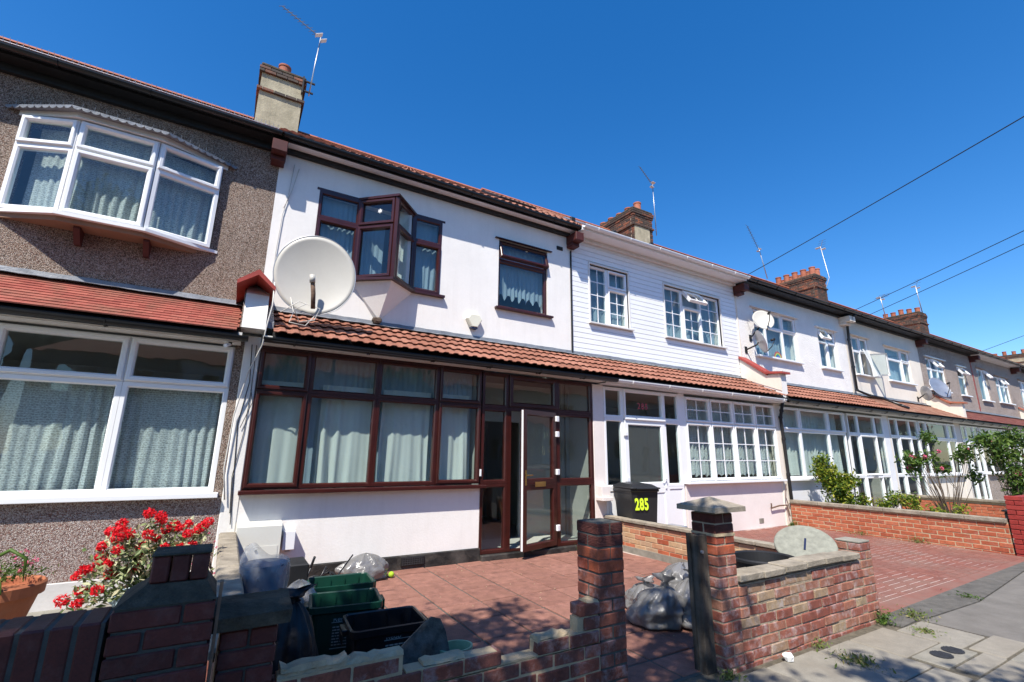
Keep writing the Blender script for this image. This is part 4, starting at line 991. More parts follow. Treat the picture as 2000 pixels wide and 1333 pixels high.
for k, cc in enumerate(((.6, .03, .03), (.75, .25, .02), (.7, .6, .05), (.05, .4, .1), (.03, .15, .6), (.25, .05, .4))):
    mm = surf('rainbow_%d' % k, cc, .6, .02); mm.name = ['red_band', 'orange_band', 'yellow_band', 'green_band', 'blue_band', 'violet_band'][k]
    a = MB(); vs = []
    ro, ri = .2-.024*k, .2-.024*(k+1)
    for q in range(13):
        t = math.pi*q/12
        for rr_ in (ro, ri):
            for yy in (7.31, 7.312): vs.append((13.0+rr_*math.cos(t), yy, 4.16+rr_*1.1*math.sin(t)))
    a.add(vs, [f for q in range(12) for f in ((q*4, q*4+2, q*4+6, q*4+4), (q*4+1, q*4+5, q*4+7, q*4+3))]); a.obj('colour_band', mm, rb, fix=False)
E_ = far_house('smooth cream rendered house with a casement swung wide open and black drainpipe', 16.75, 22.3, 'cream', 'cream', 'black', 'step', 'tileS',
    [dict(r=(17.18, 18.25, 4.1, 5.4), c=[0, .5, 1], rows=[[0, .62, 1]]*2, s=[(1, 0), (1, 1)], o={(1, 0): ('s', 128)}, cl='pale net in the cream house window with the casement open'),
     dict(r=(19.48, 21.4, 4.1, 5.33), c=[0, .66, 1], rows=[[0, .66, 1]]*2, s=[(1, 0), (1, 1)], cl='blue-white net in the wide upstairs window of the cream house')],
    (18.85, 21.8, [18.85, 19.38, 21.12, 21.8]), (16.85, 18.8, [16.85, 17.36, 18.2, 18.8]))
downpipe(E_, [(16.82, 6.8, 6.0), (16.82, 7.1, 5.75), (16.82, 7.12, 5.2), (16.82, 7.12, 4.3), (16.82, 7.12, 3.56), (17.3, 7.0, 3.42), (18.0, 6.95, 3.38), (18.05, 6.5, 3.12), (18.05, 6.3, 3.0)], 'black', .04)
F = far_house('grey-brown pebbledashed house with dark red guttering and several vents open', 22.3, 27.7, 'pebF', 'pebF', 'black', 'step', 'tileM',
    [dict(r=(22.86, 24.6, 4.05, 5.33), c=[0, .3, .66, 1], rows=[[0, .66, 1]]*3, s=[(1, 1)], o={(1, 1): ('t', 35)}, cl='net in the wide upstairs window of the grey-brown house', dm='upvcD'),
     dict(r=(25.93, 26.75, 4.05, 5.28), c=[0, 1], rows=[[0, .66, 1]], s=[(0, 1)], o={(0, 1): ('t', 35)}, cl='net in the narrow upstairs window of the grey-brown house', dm='upvcD')],
    (24.15, 27.3, [24.15, 24.9, 26.5, 27.3]), (22.35, 24.05, [22.35, 22.85, 23.55, 24.05]))
chimney_stack(F, 22.3, 10.2, .9, 1.95, 7.3, 9.55, 'brick', 5, 2)
G = far_house('beige pebbledashed house with white fascia board, beyond the grey-brown one', 27.7, 33.2, 'pebF', 'pebF', 'black', 'step', 'tileM',
    [dict(r=(28.3, 29.4, 4.0, 5.45), c=[0, .75, 1], rows=[[0, 1], [0, .66, 1]], s=[(1, 1)], o={(1, 1): ('t', 35)}, cl='net in the tall upstairs window of the beige house'),
     dict(r=(30.5, 32.3, 4.05, 5.3), c=[0, .35, .7, 1], rows=[[0, .66, 1]]*3, s=[(1, 1)], o={(1, 1): ('t', 30)}, cl='net in the wide upstairs window of the beige house')],
    (29.9, 32.8, [29.9, 30.6, 32.1, 32.8]), (27.8, 29.6, [27.8, 28.3, 29.1, 29.6]), fasc='upvc', soff='upvc')
H_ = far_house('last grey pebbledashed house in view, its upstairs window leaded in diamonds', 33.2, 38.7, 'pebF', 'pebF', 'black', 'step', 'tileM',
    [dict(r=(34.0, 36.0, 4.05, 5.4), c=[0, .3, .7, 1], rows=[[0, .62, 1]]*3, s=[(0, 1), (1, 1)], b={(1, 0): (4, 4), (1, 1): (4, 2)}, cl='net behind the leaded upstairs window of the last house'),
     dict(r=(37.0, 38.0, 4.05, 5.3), c=[0, 1], rows=[[0, .66, 1]], s=[(0, 1)], cl='net in the narrow upstairs window of the last house')],
    (33.3, 36.2, [33.3, 34.0, 35.5, 36.2]), (36.5, 38.4, [36.5, 37.0, 37.8, 38.4]))
chimney_stack(H_, 33.3, 10.2, .95, 1.95, 7.3, 9.6, 'brick', 5)
for k, (a, b, um) in enumerate(((38.7, 44.2, 'pebF'), (44.2, 49.7, 'cream'), (49.7, 55.2, 'white'))):
    lb = ['pebbledashed house past the leaded window', 'cream house second from the far end', 'pale far end house under the yellowish chimney'][k]
    h_ = far_house(lb, a, b, um, um, 'black', 'step', 'tileM', [dict(r=(a+.8, a+2.6, 4.05, 5.35), c=[0, .5, 1], rows=[[0, .66, 1]]*2, cl='net in the wide window of the '+lb), dict(r=(a+3.6, a+4.5, 4.05, 5.3), c=[0, 1], rows=[[0, .66, 1]], cl='net in the narrow window of the '+lb)],
        (a+.1, a+3.0, [a+.1, a+1.0, a+2.1, a+3.0]), (a+3.3, a+5.2, [a+3.3, a+3.8, a+4.7, a+5.2]))
    if k == 2: chimney_stack(h_, 52.6, 10.2, 1.3, 3.2, 7.3, 9.45, 'stucco', 6)
cl_ = MB(); vs = []
for j in range(9):
    for i in range(7):
        u, v = i/6, j/8; vs.append((17.75+.4*u+.12*(1-v)*math.sin(3*u), 7.2-.3*(1-v)*(.6+.4*math.sin(5*u+2*v))-.03, 5.0-.95*(1-v)+.03*math.sin(9*u)))
cl_.add(vs, [(j*7+i, j*7+i+1, (j+1)*7+i+1, (j+1)*7+i) for j in range(8) for i in range(6)]); o = cl_.obj('net_curtain', M['drape'], None, smooth=True, fix=False); tag(o, 'white curtain blowing out of the open casement of the cream house', 'curtain')
for Hx, xx in ((E_, 16.75), (F, 22.3), (G, 27.7), (H_, 33.2)): corbel_bracket(Hx, xx, 'corb' if xx > 17 else 'cream')
corbel_bracket(D, 16.6, 'cream')
parapet(E_, 22.25, 'cream', 'pot'); parapet(G, 33.1, 'cream', 'pot')
qn = MB(); z_ = 3.5; k = 0
while z_ < 5.6: qn.box(27.66-(k % 2)*.03, 27.74+(k % 2)*.03, 7.185, 7.199, z_, z_+.09); z_ += .1; k += 1
qn.obj('red_brick_joint', M['redpaint'], G)
# ------------------------------------------------------------------ garden walls
# A: maroon brick wall with soldier course, stepped pier
wA = thing('garden_wall', (-1.5, 2.4, 0), 'shaded maroon brick garden wall with upright soldier bricks and a stepped pier', 'wall')
MB().box(-3.2, -.295, 2.355, 2.56, -.05, .888).obj('mortar', M['mortarG'], wA)
x = -.3
while x > -3.2:
    inst('brick', brick_mesh('s', .065, .215, .215, 'bkA', .007), wA, Matrix.Translation((x-.037, 2.35+.1075, .785)) @ Euler((0, rnd.gauss(0, .006), rnd.gauss(0, .01))).to_matrix().to_4x4()); x -= .0755
lay(wA, (-3.2, 2.402), 0, 2.9, 0, 9, lambda c, k: 'bkA')
MB().box(-.285+.01, .04-.01, 2.35+.01, 2.62, -.05, .93).obj('mortar', M['mortarG'], wA)
for k in range(0, 13):
    L = .325; off = -.1125*(k % 2)
    lay(wA, (-.285, 2.401), 0, L, k, k+1, lambda c, k_: 'bkA', bond0=0)
    lay(wA, (-.2335, 2.62), -90, .16, k, k+1, lambda c, k_: 'bkA', bond0=1)
hc = MB(); hc.add([(-.285, 2.35, .925), (.04, 2.35, .925), (.04, 2.66, .925), (-.285, 2.66, .925), (-.2, 2.42, .985), (.0, 2.42, .985), (.0, 2.6, .985), (-.2, 2.6, .985)], [(0,1,5,4), (1,2,6,5), (2,3,7,6), (3,0,4,7), (4,5,6,7), (0,3,2,1)])
jitter(hc, .004, 2).obj('haunching', M['stoneD'], wA)
for i in range(3): inst('brick', brick_mesh('c', .0605, .17, .1, 'bkA', .007), wA, Matrix.Translation((-.165+i*.0665, 2.51, 1.035)))
MB().box(-.2, .003, 2.42, 2.6, 1.083, 1.094, .005).obj('cap_mortar', M['stoneD'], wA)
jitter(MB().box(.046, .058, 2.38, 2.42, 0, .98), .003, 3, 9).obj('timber_batten', M['timber'], wA)

# A/B boundary wall
wAB = thing('boundary_wall', (.13, 4.5, 0), 'long low wall with sandy rounded coping between the geraniums and the lidded bin', 'wall')
MB().box(.09, .17, 2.7, 6.38, -.05, .55).obj('mortar', M['mortarG'], wAB)
lay(wAB, (.13, 2.72), 90, 3.66, 0, 8, lambda c, k: 'bk', d=.1025)
y_ = 2.74
while y_ < 6.3:
    inst('coping_stone', jitter(MB().box(-.085, .085, -.222, .222, -.03, .03, .016), .004, 5).mesh('coping_stone', M['stone']), wAB, Matrix.Translation((.13, y_+.225, .585+rnd.uniform(-.004, .004)))); y_ += .45
# B: left pier with stone cap
pB = thing('gate_pier', (.18, 2.56, 0), 'low brick pier with a thick speckled stone cap, beside the maroon stepped pier', 'pier')
MB().box(.085, .275, 2.46, 2.65, -.05, .8).obj('mortar', M['mortarG'], pB)
pier(pB, .073, 2.45, 0, 11, lambda k: 'bkA')
cb = MB().prism([(2.40, .785), (2.72, .785), (2.72, .82), (2.62, .865), (2.5, .865), (2.40, .835)], 'x', .035, .33); jitter(cb, .008, 8, 14).obj('pier_cap', M['stoneD'], pB)
# B: broken front wall
wB = thing('garden_wall', (1.2, 2.5, 0), 'broken low red brick wall with missing top bricks and crumbled mortar in front of the recycling boxes', 'wall')
def prof(c, k):
    X = .3+c; top = BASEZ+CO*(k+1)
    lim = .56 if X < .87 else (.42 if X < .97 else (.485 if X < 1.39 else (.41 if X < 1.62 else (.485 if X < 1.9 else .56))))
    return top > lim
lay(wB, (.29, 2.501), 0, 1.8, 0, 8, lambda c, k: 'bk', skip=prof, jit=1.6)
inst('brick', brick_mesh('b', .16, .1025, .065, 'bk'), wB, Matrix.Translation((2.02, 2.503, .55+.0325)))
MB().box(.29, 2.09, 2.456, 2.54, -.05, .395).obj('mortar', M['mortarL'], wB)
mm = MB(); mm.box(.31, .86, 2.456, 2.54, .39, .55); mm.box(.88, 1.38, 2.456, 2.54, .39, .48 if 0 else .47); mm.box(1.64, 2.09, 2.456, 2.54, .39, .47); mm.box(1.93, 2.09, 2.465, 2.54, .47, .545); mm.obj('mortar', M['mortarL'], wB)
for (a, b, z) in ((.31, .86, .553), (.97, 1.19, .478), (.87, .96, .403), (1.64, 1.86, .478), (1.95, 2.02, .54), (2.0, 2.09, .62), (.32, .6, .57)):
    s_ = MB(); n = max(3, int((b-a)/.03))
    vs = []
    for i in range(n+1):
        X = a+(b-a)*i/n; h = rnd.uniform(.006, .02)
        vs += [(X, 2.452+rnd.uniform(0, .01), z-.004), (X, 2.462+rnd.uniform(0, .012), z+h), (X, 2.535+rnd.uniform(-.01, .01), z+h*rnd.uniform(.7, 1)), (X, 2.55, z-.004)]
    s_.add(vs, [(i*4+k, i*4+k+1, i*4+k+5, i*4+k+4) for i in range(n) for k in range(3)]+[(0, 1, 2, 3), tuple(n*4+k for k in (3, 2, 1, 0))])
    jitter(s_, .006, 4, 30).obj('mortar_bed', M['mortarL'], wB)
MB().box(1.2, 1.92, 2.458, 2.546, .398, .408).obj('mortar_bed', M['mortarL'], wB)
# pier with dark top
p1 = thing('gate_pier', (2.2, 2.55, 0), 'brick gate pier without a cap, orange and dark ridged bricks at its top', 'pier')
MB().box(2.097, 2.302, 2.455, 2.66, -.05, 1.068).obj('mortar', M['mortarG'], p1)
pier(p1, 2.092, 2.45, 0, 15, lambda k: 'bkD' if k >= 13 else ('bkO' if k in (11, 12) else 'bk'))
# pier with pyramid cap and timber post
p2 = thing('gate_pier', (3.35, 2.55, 0), 'brick gate pier under a pyramid concrete cap with a timber post bolted to it', 'pier')
MB().box(3.245, 3.45, 2.455, 2.66, -.05, 1.068).obj('mortar', M['mortar'], p2)
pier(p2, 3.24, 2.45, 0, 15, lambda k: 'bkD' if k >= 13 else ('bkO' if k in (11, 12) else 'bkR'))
jitter(MB().box(3.236, 3.46, 2.446, 2.67, .905, .925), .004, 3, 25).obj('mortar_bed', M['mortarL'], p2)
cc = MB(); a, b, c, d = 3.17, 3.53, 2.38, 2.74; cc.add([(a, c, 1.083), (b, c, 1.083), (b, d, 1.083), (a, d, 1.083), (a, c, 1.12), (b, c, 1.12), (b, d, 1.12), (a, d, 1.12), (3.35, 2.56, 1.185)], [(0,3,2,1), (0,1,5,4), (1,2,6,5), (2,3,7,6), (3,0,4,7), (4,5,8), (5,6,8), (6,7,8), (7,4,8)])
cc.obj('pier_cap', M['stone'], p2)
po = jitter(MB().box(3.125, 3.235, 2.525, 2.59, -.02, .915, .006), .003, 2, 5).obj('timber_post', M['oldwood'], p2)
MB().box(3.112, 3.15, 2.59, 2.62, .0, .92).obj('timber_post', M['oldwood'], p2)
MB().tube([(3.15, 2.52, .80), (3.15, 2.505, .80)], .012, 8).obj('bolt', M['steel'], po)
# right front wall with coping and end pier
wC = thing('garden_wall', (4.4, 2.5, 0), 'weathered mixed red and buff brick wall with cracked joints and slanting concrete coping, beside the pavement', 'wall')
MB().box(3.46, 5.34, 2.456, 2.54, -.05, .55).obj('mortar', M['mortar'], wC)
lay(wC, (3.457, 2.501), 0, 1.875, 0, 8, lambda c, k: 'bkW' if (4 <= k < 8 and .1 < c < 1.3 and rnd.random() < .5) or rnd.random() < .06 else 'bkR', jit=1.8)
x = 3.45; k = 0
while x < 5.25:
    w = min(.305, 5.33-x); dz = [.0, -.004, .004, .012, .008, .0, .0][k]
    inst('coping_stone', jitter(MB().box(-w/2+.003, w/2-.003, -.082, .082, -.026, .026, .007), .003, k).mesh('coping_stone', M['stone']), wC, Matrix.Translation((x+w/2, 2.505, .597+dz)) @ Euler((0, rnd.gauss(0, .012), rnd.gauss(0, .01))).to_matrix().to_4x4()); x += w; k += 1
MB().box(3.47, 5.33, 2.47, 2.54, .55, .572).obj('mortar', M['mortar'], wC)
MB().box(5.345, 5.55, 2.455, 2.66, -.05, .69).obj('mortar', M['mortar'], wC)
pier(wC, 5.34, 2.45, 0, 10, lambda k: 'bkR')
jitter(MB().box(5.34, 5.555, 2.45, 2.665, .695, .712, .004), .003, 1, 20).obj('mortar_bed', M['concrete'], wC)
# B/C garden wall
wBC = thing('boundary_wall', (5.68, 4.6, 0), 'low wall of mixed yellow and orange bricks with thin coping beside the numbered wheelie bin', 'wall')
MB().box(5.66, 5.73, 2.72, 6.42, -.05, .43).obj('mortar', M['mortarL'], wBC)
lay(wBC, (5.70, 6.42), -90, 3.7, 0, 7, lambda c, k: 'bkY' if rnd.random() < .7 else 'bkT', z0=-.075, d=.09)
jitter(MB().box(5.643, 5.66, 4.6, 6.42, -.02, .09), .02, 5, 5).obj('render_patch', M['concrete'], wBC)
y_ = 6.42
while y_ > 2.9: inst('coping_stone', brick_mesh('cp', .44, .15, .045, 'stone', .006), wBC, Matrix.Translation((5.70, y_-.225, .475+rnd.uniform(-.003, .003))) @ Matrix.Rotation(R(90), 4, 'Z')); y_ -= .45
# C/D garden wall and red painted pier
wCD = thing('boundary_wall', (11.2, 4.6, 0), 'bright orange brick wall with grey coping beside the red driveway', 'wall')
MB().box(11.156, 11.25, 2.87, 6.4, -.1, .49).obj('mortar', M['mortarL'], wCD)
lay(wCD, (11.203, 6.4), -90, 3.53, 0, 7, lambda c, k: 'bkT', z0=-.05)
y_ = 6.4
while y_ > 3.0: L = min(.6, y_-2.87); inst('coping_stone', brick_mesh('cp', L-.006, .17, .065, 'stone', .006), wCD, Matrix.Translation((11.205, y_-L/2, .518)) @ Matrix.Rotation(R(90), 4, 'Z')); y_ -= .6
wR = thing('garden_wall', (12, 2.7, 0), 'tall brick garden wall painted glossy red, at the pavement edge by the roses', 'wall')
MB().box(11.17, 14.5, 2.63, 2.83, -.1, .9).obj('mortar', M['redpaint'], wR)
for k in range(13): lay(wR, (11.203, 2.845), -90, .225, k, k+1, lambda c, k: 'bkP')
lay(wR, (11.26, 2.67), 0, 3.2, 0, 13, lambda c, k: 'bkP')
wDE = thing('boundary_wall', (16.7, 4.6, 0), 'low terracotta brick wall with flat coping behind the rose bushes', 'wall')
MB().box(16.67, 16.75, 3.0, 6.4, -.1, .45).obj('mortar', M['mortarL'], wDE)
lay(wDE, (16.71, 6.4), -90, 3.4, 0, 6, lambda c, k: 'bkT')
MB().box(16.62, 16.8, 3.0, 6.4, .45, .51, .006).obj('coping', M['stone'], wDE)

# ------------------------------------------------------------------ plants
def leaf_mb(mb, p, s, rr, up_=0.0):
    n = Vector((rr.gauss(0, 1), rr.gauss(0, 1), rr.gauss(0, 1)+up_)).normalized(); a = n.orthogonal().normalized(); b = n.cross(a)
    q = rr.random()*6.28; a, b = a*math.cos(q)+b*math.sin(q), b*math.cos(q)-a*math.sin(q)
    P = Vector(p); f = n*s*.15
    mb.add([P-a*s, P-b*s*.42+f, P+a*s, P+b*s*.42+f], [(0, 1, 2, 3)] if 0 else [(0, 1, 2), (0, 2, 3)])
def shrub(name, label, cat, base, lumps, nleaf, ls, mat, stems=6, seed=1, flowers=0, fmat='petP', fs=.04, up_=.6, group=None, stemh=None):
    rr = random.Random(seed); t = thing(name, base, label, cat, group)
    lf = MB(); tw = MB(); cs = []
    for (cx, cy, cz, r_) in lumps:
        for k in range(max(2, int(nleaf*r_*r_/sum(l[3]**2 for l in lumps)/9))):
            d = Vector((rr.gauss(0, 1), rr.gauss(0, 1), rr.gauss(0, 1))).normalized()*r_*rr.random()**.45
            cs.append((cx+d.x, cy+d.y, cz+d.z*.9))
    for c in cs:
        for _ in range(9): leaf_mb(lf, (c[0]+rr.gauss(0, ls*1.1), c[1]+rr.gauss(0, ls*1.1), c[2]+rr.gauss(0, ls)), ls*rr.uniform(.6, 1.2), rr, up_)
    lf.obj('foliage', M[mat], t, fix=False)
    for k in range(stems):
        c = cs[rr.randrange(len(cs))]; b = Vector(base)+Vector((rr.uniform(-.05, .05), rr.uniform(-.05, .05), 0)); e = Vector(c); m_ = (b+e)/2+Vector((rr.uniform(-.06, .06), rr.uniform(-.06, .06), .05))
        tw.tube([b, b*.6+m_*.4, m_, e], [.011, .009, .006, .003], 5)
        for _ in range(3): q = Vector(cs[rr.randrange(len(cs))]); tw.tube([m_, (m_+q)/2+Vector((0, 0, .02)), q], [.005, .004, .002], 4) if (q-m_).length < .5 else None
    if tw.v: tw.obj('stems', M['bark'], t, smooth=True)
    for k in range(flowers):
        c = Vector(cs[rr.randrange(len(cs))])+Vector((rr.gauss(0, .04), -abs(rr.gauss(0, .05)), abs(rr.gauss(0, .06)))); f = MB()
        for q in range(26):
            d = Vector((rr.gauss(0, 1), rr.gauss(0, 1), rr.gauss(0, 1)+.3)).normalized(); leaf_mb(f, c+d*fs*.6, fs*.5, rr)
        f.obj('flower', M[fmat], t, fix=False)
    return t
# geranium with trained flower heads
ger = thing('geranium', (-.4, 5.25, 0), 'variegated geranium full of red flower heads in a pale blue pot by the stepped pier', 'plant')
rr = random.Random(5); lf = MB(); st = MB()
def gpt(px, py, Y):            # image point to garden point, used once to lay the heads out
    d = (rt*0+r2*((px-1000)/915)-u2*((py-666.5)/915)+fw); return Vector((0, 0, EYE))+d*(Y/d.y)
heads = [(-.53,.98),(-.44,.96),(-.44,.91),(-.71,.90),(-.76,.85),(-.70,.85),(-.70,.81),(-.64,.82),(-.39,.85),(-.34,.87),(-.30,.85),(-.24,.86),(-.22,.82),(-.12,.87),(-.15,.84),(-.09,.88),(-.45,.78),(-.68,.72),(-.80,.74),(-.37,.71),(-.55,.71),(-.26,.70),(-.18,.72),(-.79,.65),(-.85,.6),(-.82,.56),(-.73,.61),(-.56,.62),(-.39,.62),(-.72,.51),(-.67,.53),(-.94,.5),(-.97,.36),(-.90,.38),(-.86,.35),(-.75,.44),(-.58,.54),(-.5,.83)]
for i, (hx, hz) in enumerate(heads):
    c = Vector((hx+.03, 5.15+rr.uniform(-.12, .2), hz*.98+.0)); f = MB(); R_ = rr.uniform(.036, .05)
    for q in range(120):
        d = Vector((rr.gauss(0, 1), rr.gauss(0, 1), rr.gauss(0, .75))).normalized(); leaf_mb(f, c+d*R_*rr.uniform(.6, 1), .015, rr)
    f.obj('flower_head', M['petR'], ger, fix=False)
    b = Vector((-.4, 5.3, .25)); m_ = (b+c)/2+Vector((rr.uniform(-.04, .04), 0, .03)); st.tube([b, m_, c], [.007, .005, .003], 5)
    for q in range(34):
        p = m_.lerp(c, rr.uniform(.1, .9))+Vector((rr.gauss(0, .05), rr.gauss(0, .06), rr.gauss(0, .04))); leaf_mb(lf, p, rr.uniform(.022, .042), rr, .8)
st.obj('stems', M['leaf'], ger); lf.obj('foliage', M['leafV'], ger, fix=False)
MB().lathe([(0, 0), (.15, 0), (.2, .28), (.22, .28), (.22, .33), (.18, .33), (.18, .3), (0, .3)], 28, (-.45, 5.3, 0)).obj('flower_pot', M['paleblue'], ger, smooth=False)
# terracotta pot with trailing flowers
tp = thing('flower_pot', (-1.45, 5.72, 0), 'terracotta pot with small pink flowers and a bent strap leaf, beside the pebbledashed wall', 'plant pot')
MB().lathe([(0, 0), (.17, 0), (.25, .30), (.28, .30), (.285, .38), (.27, .395), (.255, .38), (.25, .33), (0, .33)], 36, (-1.45, 5.72, .02)).obj('pot', M['terra'], tp, smooth=False)
lf = MB()
for q in range(500):
    leaf_mb(lf, (-1.45+rr.gauss(0, .12), 5.72+rr.gauss(0, .12), .45+abs(rr.gauss(0, .07))), rr.uniform(.01, .024), rr, .5)
lf.obj('foliage', M['leaf'], tp, fix=False)
for q in range(9):
    f = MB(); c = Vector((-1.4+rr.gauss(0, .13), 5.68+rr.gauss(0, .1), .52+rr.uniform(-.03, .12)))
    for _ in range(14): leaf_mb(f, c+Vector((rr.gauss(0, .012), rr.gauss(0, .012), rr.gauss(0, .01))), .013, rr)
    f.obj('flower', M['petP'], tp, fix=False)
sp_ = MB(); sp_.tube([(-1.52, 5.6, .4), (-1.5, 5.5, .62), (-1.36, 5.42, .71), (-1.26, 5.42, .64), (-1.25, 5.43, .48)], [.016, .016, .014, .012, .004], 6); sp_.tube([(-1.4, 5.5, .46), (-1.36, 5.4, .4), (-1.44, 5.36, .25), (-1.55, 5.36, .1)], [.012, .013, .011, .004], 6); sp_.obj('strap_leaf', M['leaf'], tp, smooth=True)
# weeds and small plants
def weed(label, x, y, r_, h, n, mat='weed', seed=1, ls=.02):
    rr = random.Random(seed); mb = MB()
    for k in range(n):
        a = rr.random()*6.28; q = abs(rr.gauss(0, .5))*r_; X, Y = x+q*math.cos(a), y+q*math.sin(a); H = h*rr.uniform(.3, 1)
        if rr.random() < .45:
            t = Vector((X+rr.gauss(0, .3)*H, Y+rr.gauss(0, .3)*H, H)); w = .003; mb.add([(X-w, Y, 0), (X+w, Y, 0), t], [(0, 1, 2)])
        else: leaf_mb(mb, (X, Y, H*rr.random()), ls*rr.uniform(.5, 1.1), rr, .6)
    o = mb.obj('weed_tuft', M[mat], None, fix=False); return tag(o, label, 'weed', None)
weed('leafy green weed growing at the foot of the porch step', 4.95, 6.1, .12, .2, 160, 'leaf', 3, .035)
weed('green weed at the bottom corner of the end pier by the pavement', 5.48, 2.40, .1, .14, 200, 'leaf', 4, .022)
weed('dry yellow-green tuft where the tarmac patch meets the paving flags', 5.93, 2.34, .16, .09, 220, 'weed', 5)
weed('flat grass tuft in the paving joint below the mixed brick wall', 4.3, 2.08, .2, .05, 260, 'weed', 6)
weed('thin line of moss and weeds along the flag joint past the end pier', 5.55, 2.12, .16, .03, 160, 'weed', 7)
weed('tiny green weed alone on the dark tarmac patch', 7.3, 2.33, .14, .05, 90, 'leaf', 8)
weed('weeds at the base of the black drainpipe', 11.0, 6.3, .15, .16, 120, 'leaf', 9, .03)
weed('sparse dry weeds along the near half of the orange brick wall', 11.08, 4.1, .25, .14, 160, 'weed', 10)
weed('sparse dry weeds along the middle of the orange brick wall', 11.08, 5.0, .25, .12, 120, 'weed', 11)
weed('short weeds at the foot of the pier with the pyramid cap', 3.2, 2.4, .12, .06, 120, 'weed', 12)
weed('small tuft against the foot of the mixed brick wall', 4.35, 2.41, .14, .05, 100, 'weed', 13)
pk = shrub('succulent', 'leafy dark green weed with pink sprigs behind the maroon wall', 'plant', (-.8, 4.9, 0), [(-.8, 4.9, .15, .12)], 120, .04, 'leaf', 4, 21)
shrub('pink_heather', 'dusty pink sprigs growing behind the stepped pier', 'plant', (-.02, 5.0, .2), [(-.06, 5.0, .6, .12), (-.03, 5.0, .45, .1)], 160, .016, 'leafV', 5, 22, 14, 'petP', .012)
shrub('laurel_shrub', 'dense yellow-green shrub standing behind the orange brick wall', 'shrub', (12.0, 5.8, 0), [(11.88, 5.98, 1.42, .13), (11.9, 5.95, 1.15, .25), (12.05, 5.8, .85, .3), (12.1, 5.75, .5, .27), (12.25, 5.6, 1.0, .15)], 3600, .05, 'leafY', 8, 31)
shrub('rose_bush', 'small spiky green plant just beside the yellow-green shrub', 'shrub', (12.4, 5.5, 0), [(12.4, 5.5, .6, .13), (12.5, 5.45, .5, .12)], 260, .04, 'leafY', 5, 32)
shrub('rose_bush', 'low spreading green rose in front of the glazed porch doors', 'shrub', (12.95, 5.1, 0), [(12.8, 5.2, .5, .16), (13.0, 5.05, .62, .18), (13.2, 4.9, .5, .18)], 800, .045, 'leafY', 7, 33)
shrub('rose_bush', 'low bright green rose next to the black lidded box', 'shrub', (13.5, 4.3, 0), [(13.3, 4.5, .38, .15), (13.6, 4.2, .4, .16)], 420, .04, 'leafY', 5, 36)
shrub('rose_bush', 'tall leggy rose bush with bare stems and pink blooms in front of the cream house', 'shrub', (14.2, 4.55, 0), [(14.3, 4.75, 1.95, .16), (13.9, 4.95, 1.45, .24), (14.25, 4.7, 1.5, .12), (14.35, 4.55, 1.25, .14), (14.5, 4.2, 1.6, .22), (14.5, 4.1, 1.1, .14), (13.85, 5.0, 1.2, .13)], 1250, .055, 'leaf', 34, 34, 11, 'petP', .06)
shrub('rose_bush', 'dense rose bush with pink blooms behind the red painted wall', 'shrub', (14.3, 3.45, 0), [(14.1, 3.65, 1.85, .27), (14.35, 3.5, 1.6, .33), (14.5, 3.3, 1.95, .25), (14.4, 3.4, 1.1, .32), (14.6, 3.3, .8, .3)], 2600, .055, 'leaf', 22, 35, 10, 'petP', .06)
# tree behind the photographer whose crown shades the foreground
tr_ = thing('street_tree', (-4.4, -.75, -.05), 'leafy street tree at the kerb that throws dappled shade over the gate piers', 'tree')
tk = MB(); tk.tube([(-4.4, -.75, -.1), (-4.35, -.75, 1.2), (-4.3, -.8, 2.6), (-4.1, -.8, 3.6)], [.2, .16, .14, .12], 12)
rr = random.Random(12)
targets = [(3.25, 3.6, .26), (1.7, 3.95, .38), (2.3, 3.95, .26), (2.75, 3.65, .25), (2.0, 3.2, .42), (3.3, 3.0, .3), (-3.2, 1, 1.2), (-3.2, -1, 1.2), (1.5, .6, .9), (2.1, 1.2, .5), (-.5, 1.3, 1.0), (-1.8, 2.6, .8), (1.0, 4.15, .5), (.6, 4.3, .35), (-2.5, -1.5, 1.3), (-.5, -2.2, 1.3), (1.2, -1.8, 1.0), (-1, -.4, 1.2), (.8, .2, .9), (-1.6, 2.3, 1.1), (-.6, 2.5, 1.0), (.4, 2.4, 1.0), (1.4, 2.3, .75), (-1.2, 3.4, .7), (.6, 3.5, .75), (1.3, 3.5, .55), (1.9, 4.1, .34), (2.5, 3.3, .4), (2.25, 2.2, .6), (3.2, 2.7, .4), (3.1, 1.8, .5), (4.2, 1.75, .38), (4.9, 1.3, .25), (.4, 1.2, 1.0), (-1.5, .8, 1.1), (2.6, 4.45, .2), (1.5, 4.5, .22), (3.6, 3.2, .25)]
lumps = [(tx-1.1/2.1*z_, ty-z_/2.1, z_, r_) for (tx, ty, r_), z_ in zip(targets, [6.2, 6.6, 6.3, 6.1, 6.5, 5.9, 6.4, 6.0, 6.1, 5.9, 7.0, 6.2, 6.6, 7.0, 5.8, 6.2, 5.6, 7.2, 6.6, 6.4, 6.9, 6.2, 6.5, 7.2, 6.8, 6.2, 6.6, 6.0, 5.9, 5.8, 5.7, 5.6, 5.7, 7.4, 7.0, 6.4, 6.5, 6.1])]
for (cx, cy, cz, r_) in lumps:
    b = Vector((-4.1, -.8, 3.6)); e = Vector((cx, cy, cz)); m_ = (b+e)/2+Vector((rr.uniform(-.2, .2), rr.uniform(-.2, .2), .25)); tk.tube([b, m_, e], [.075, .05, .02], 7)
    for _ in range(6):
        d = Vector((rr.gauss(0, 1), rr.gauss(0, 1), rr.gauss(0, 1))).normalized()*r_*.9; tk.tube([m_.lerp(e, .6), e+d*.5, e+d], [.02, .012, .005], 5)
tk.obj('trunk', M['bark'], tr_, smooth=True)
lf = MB()
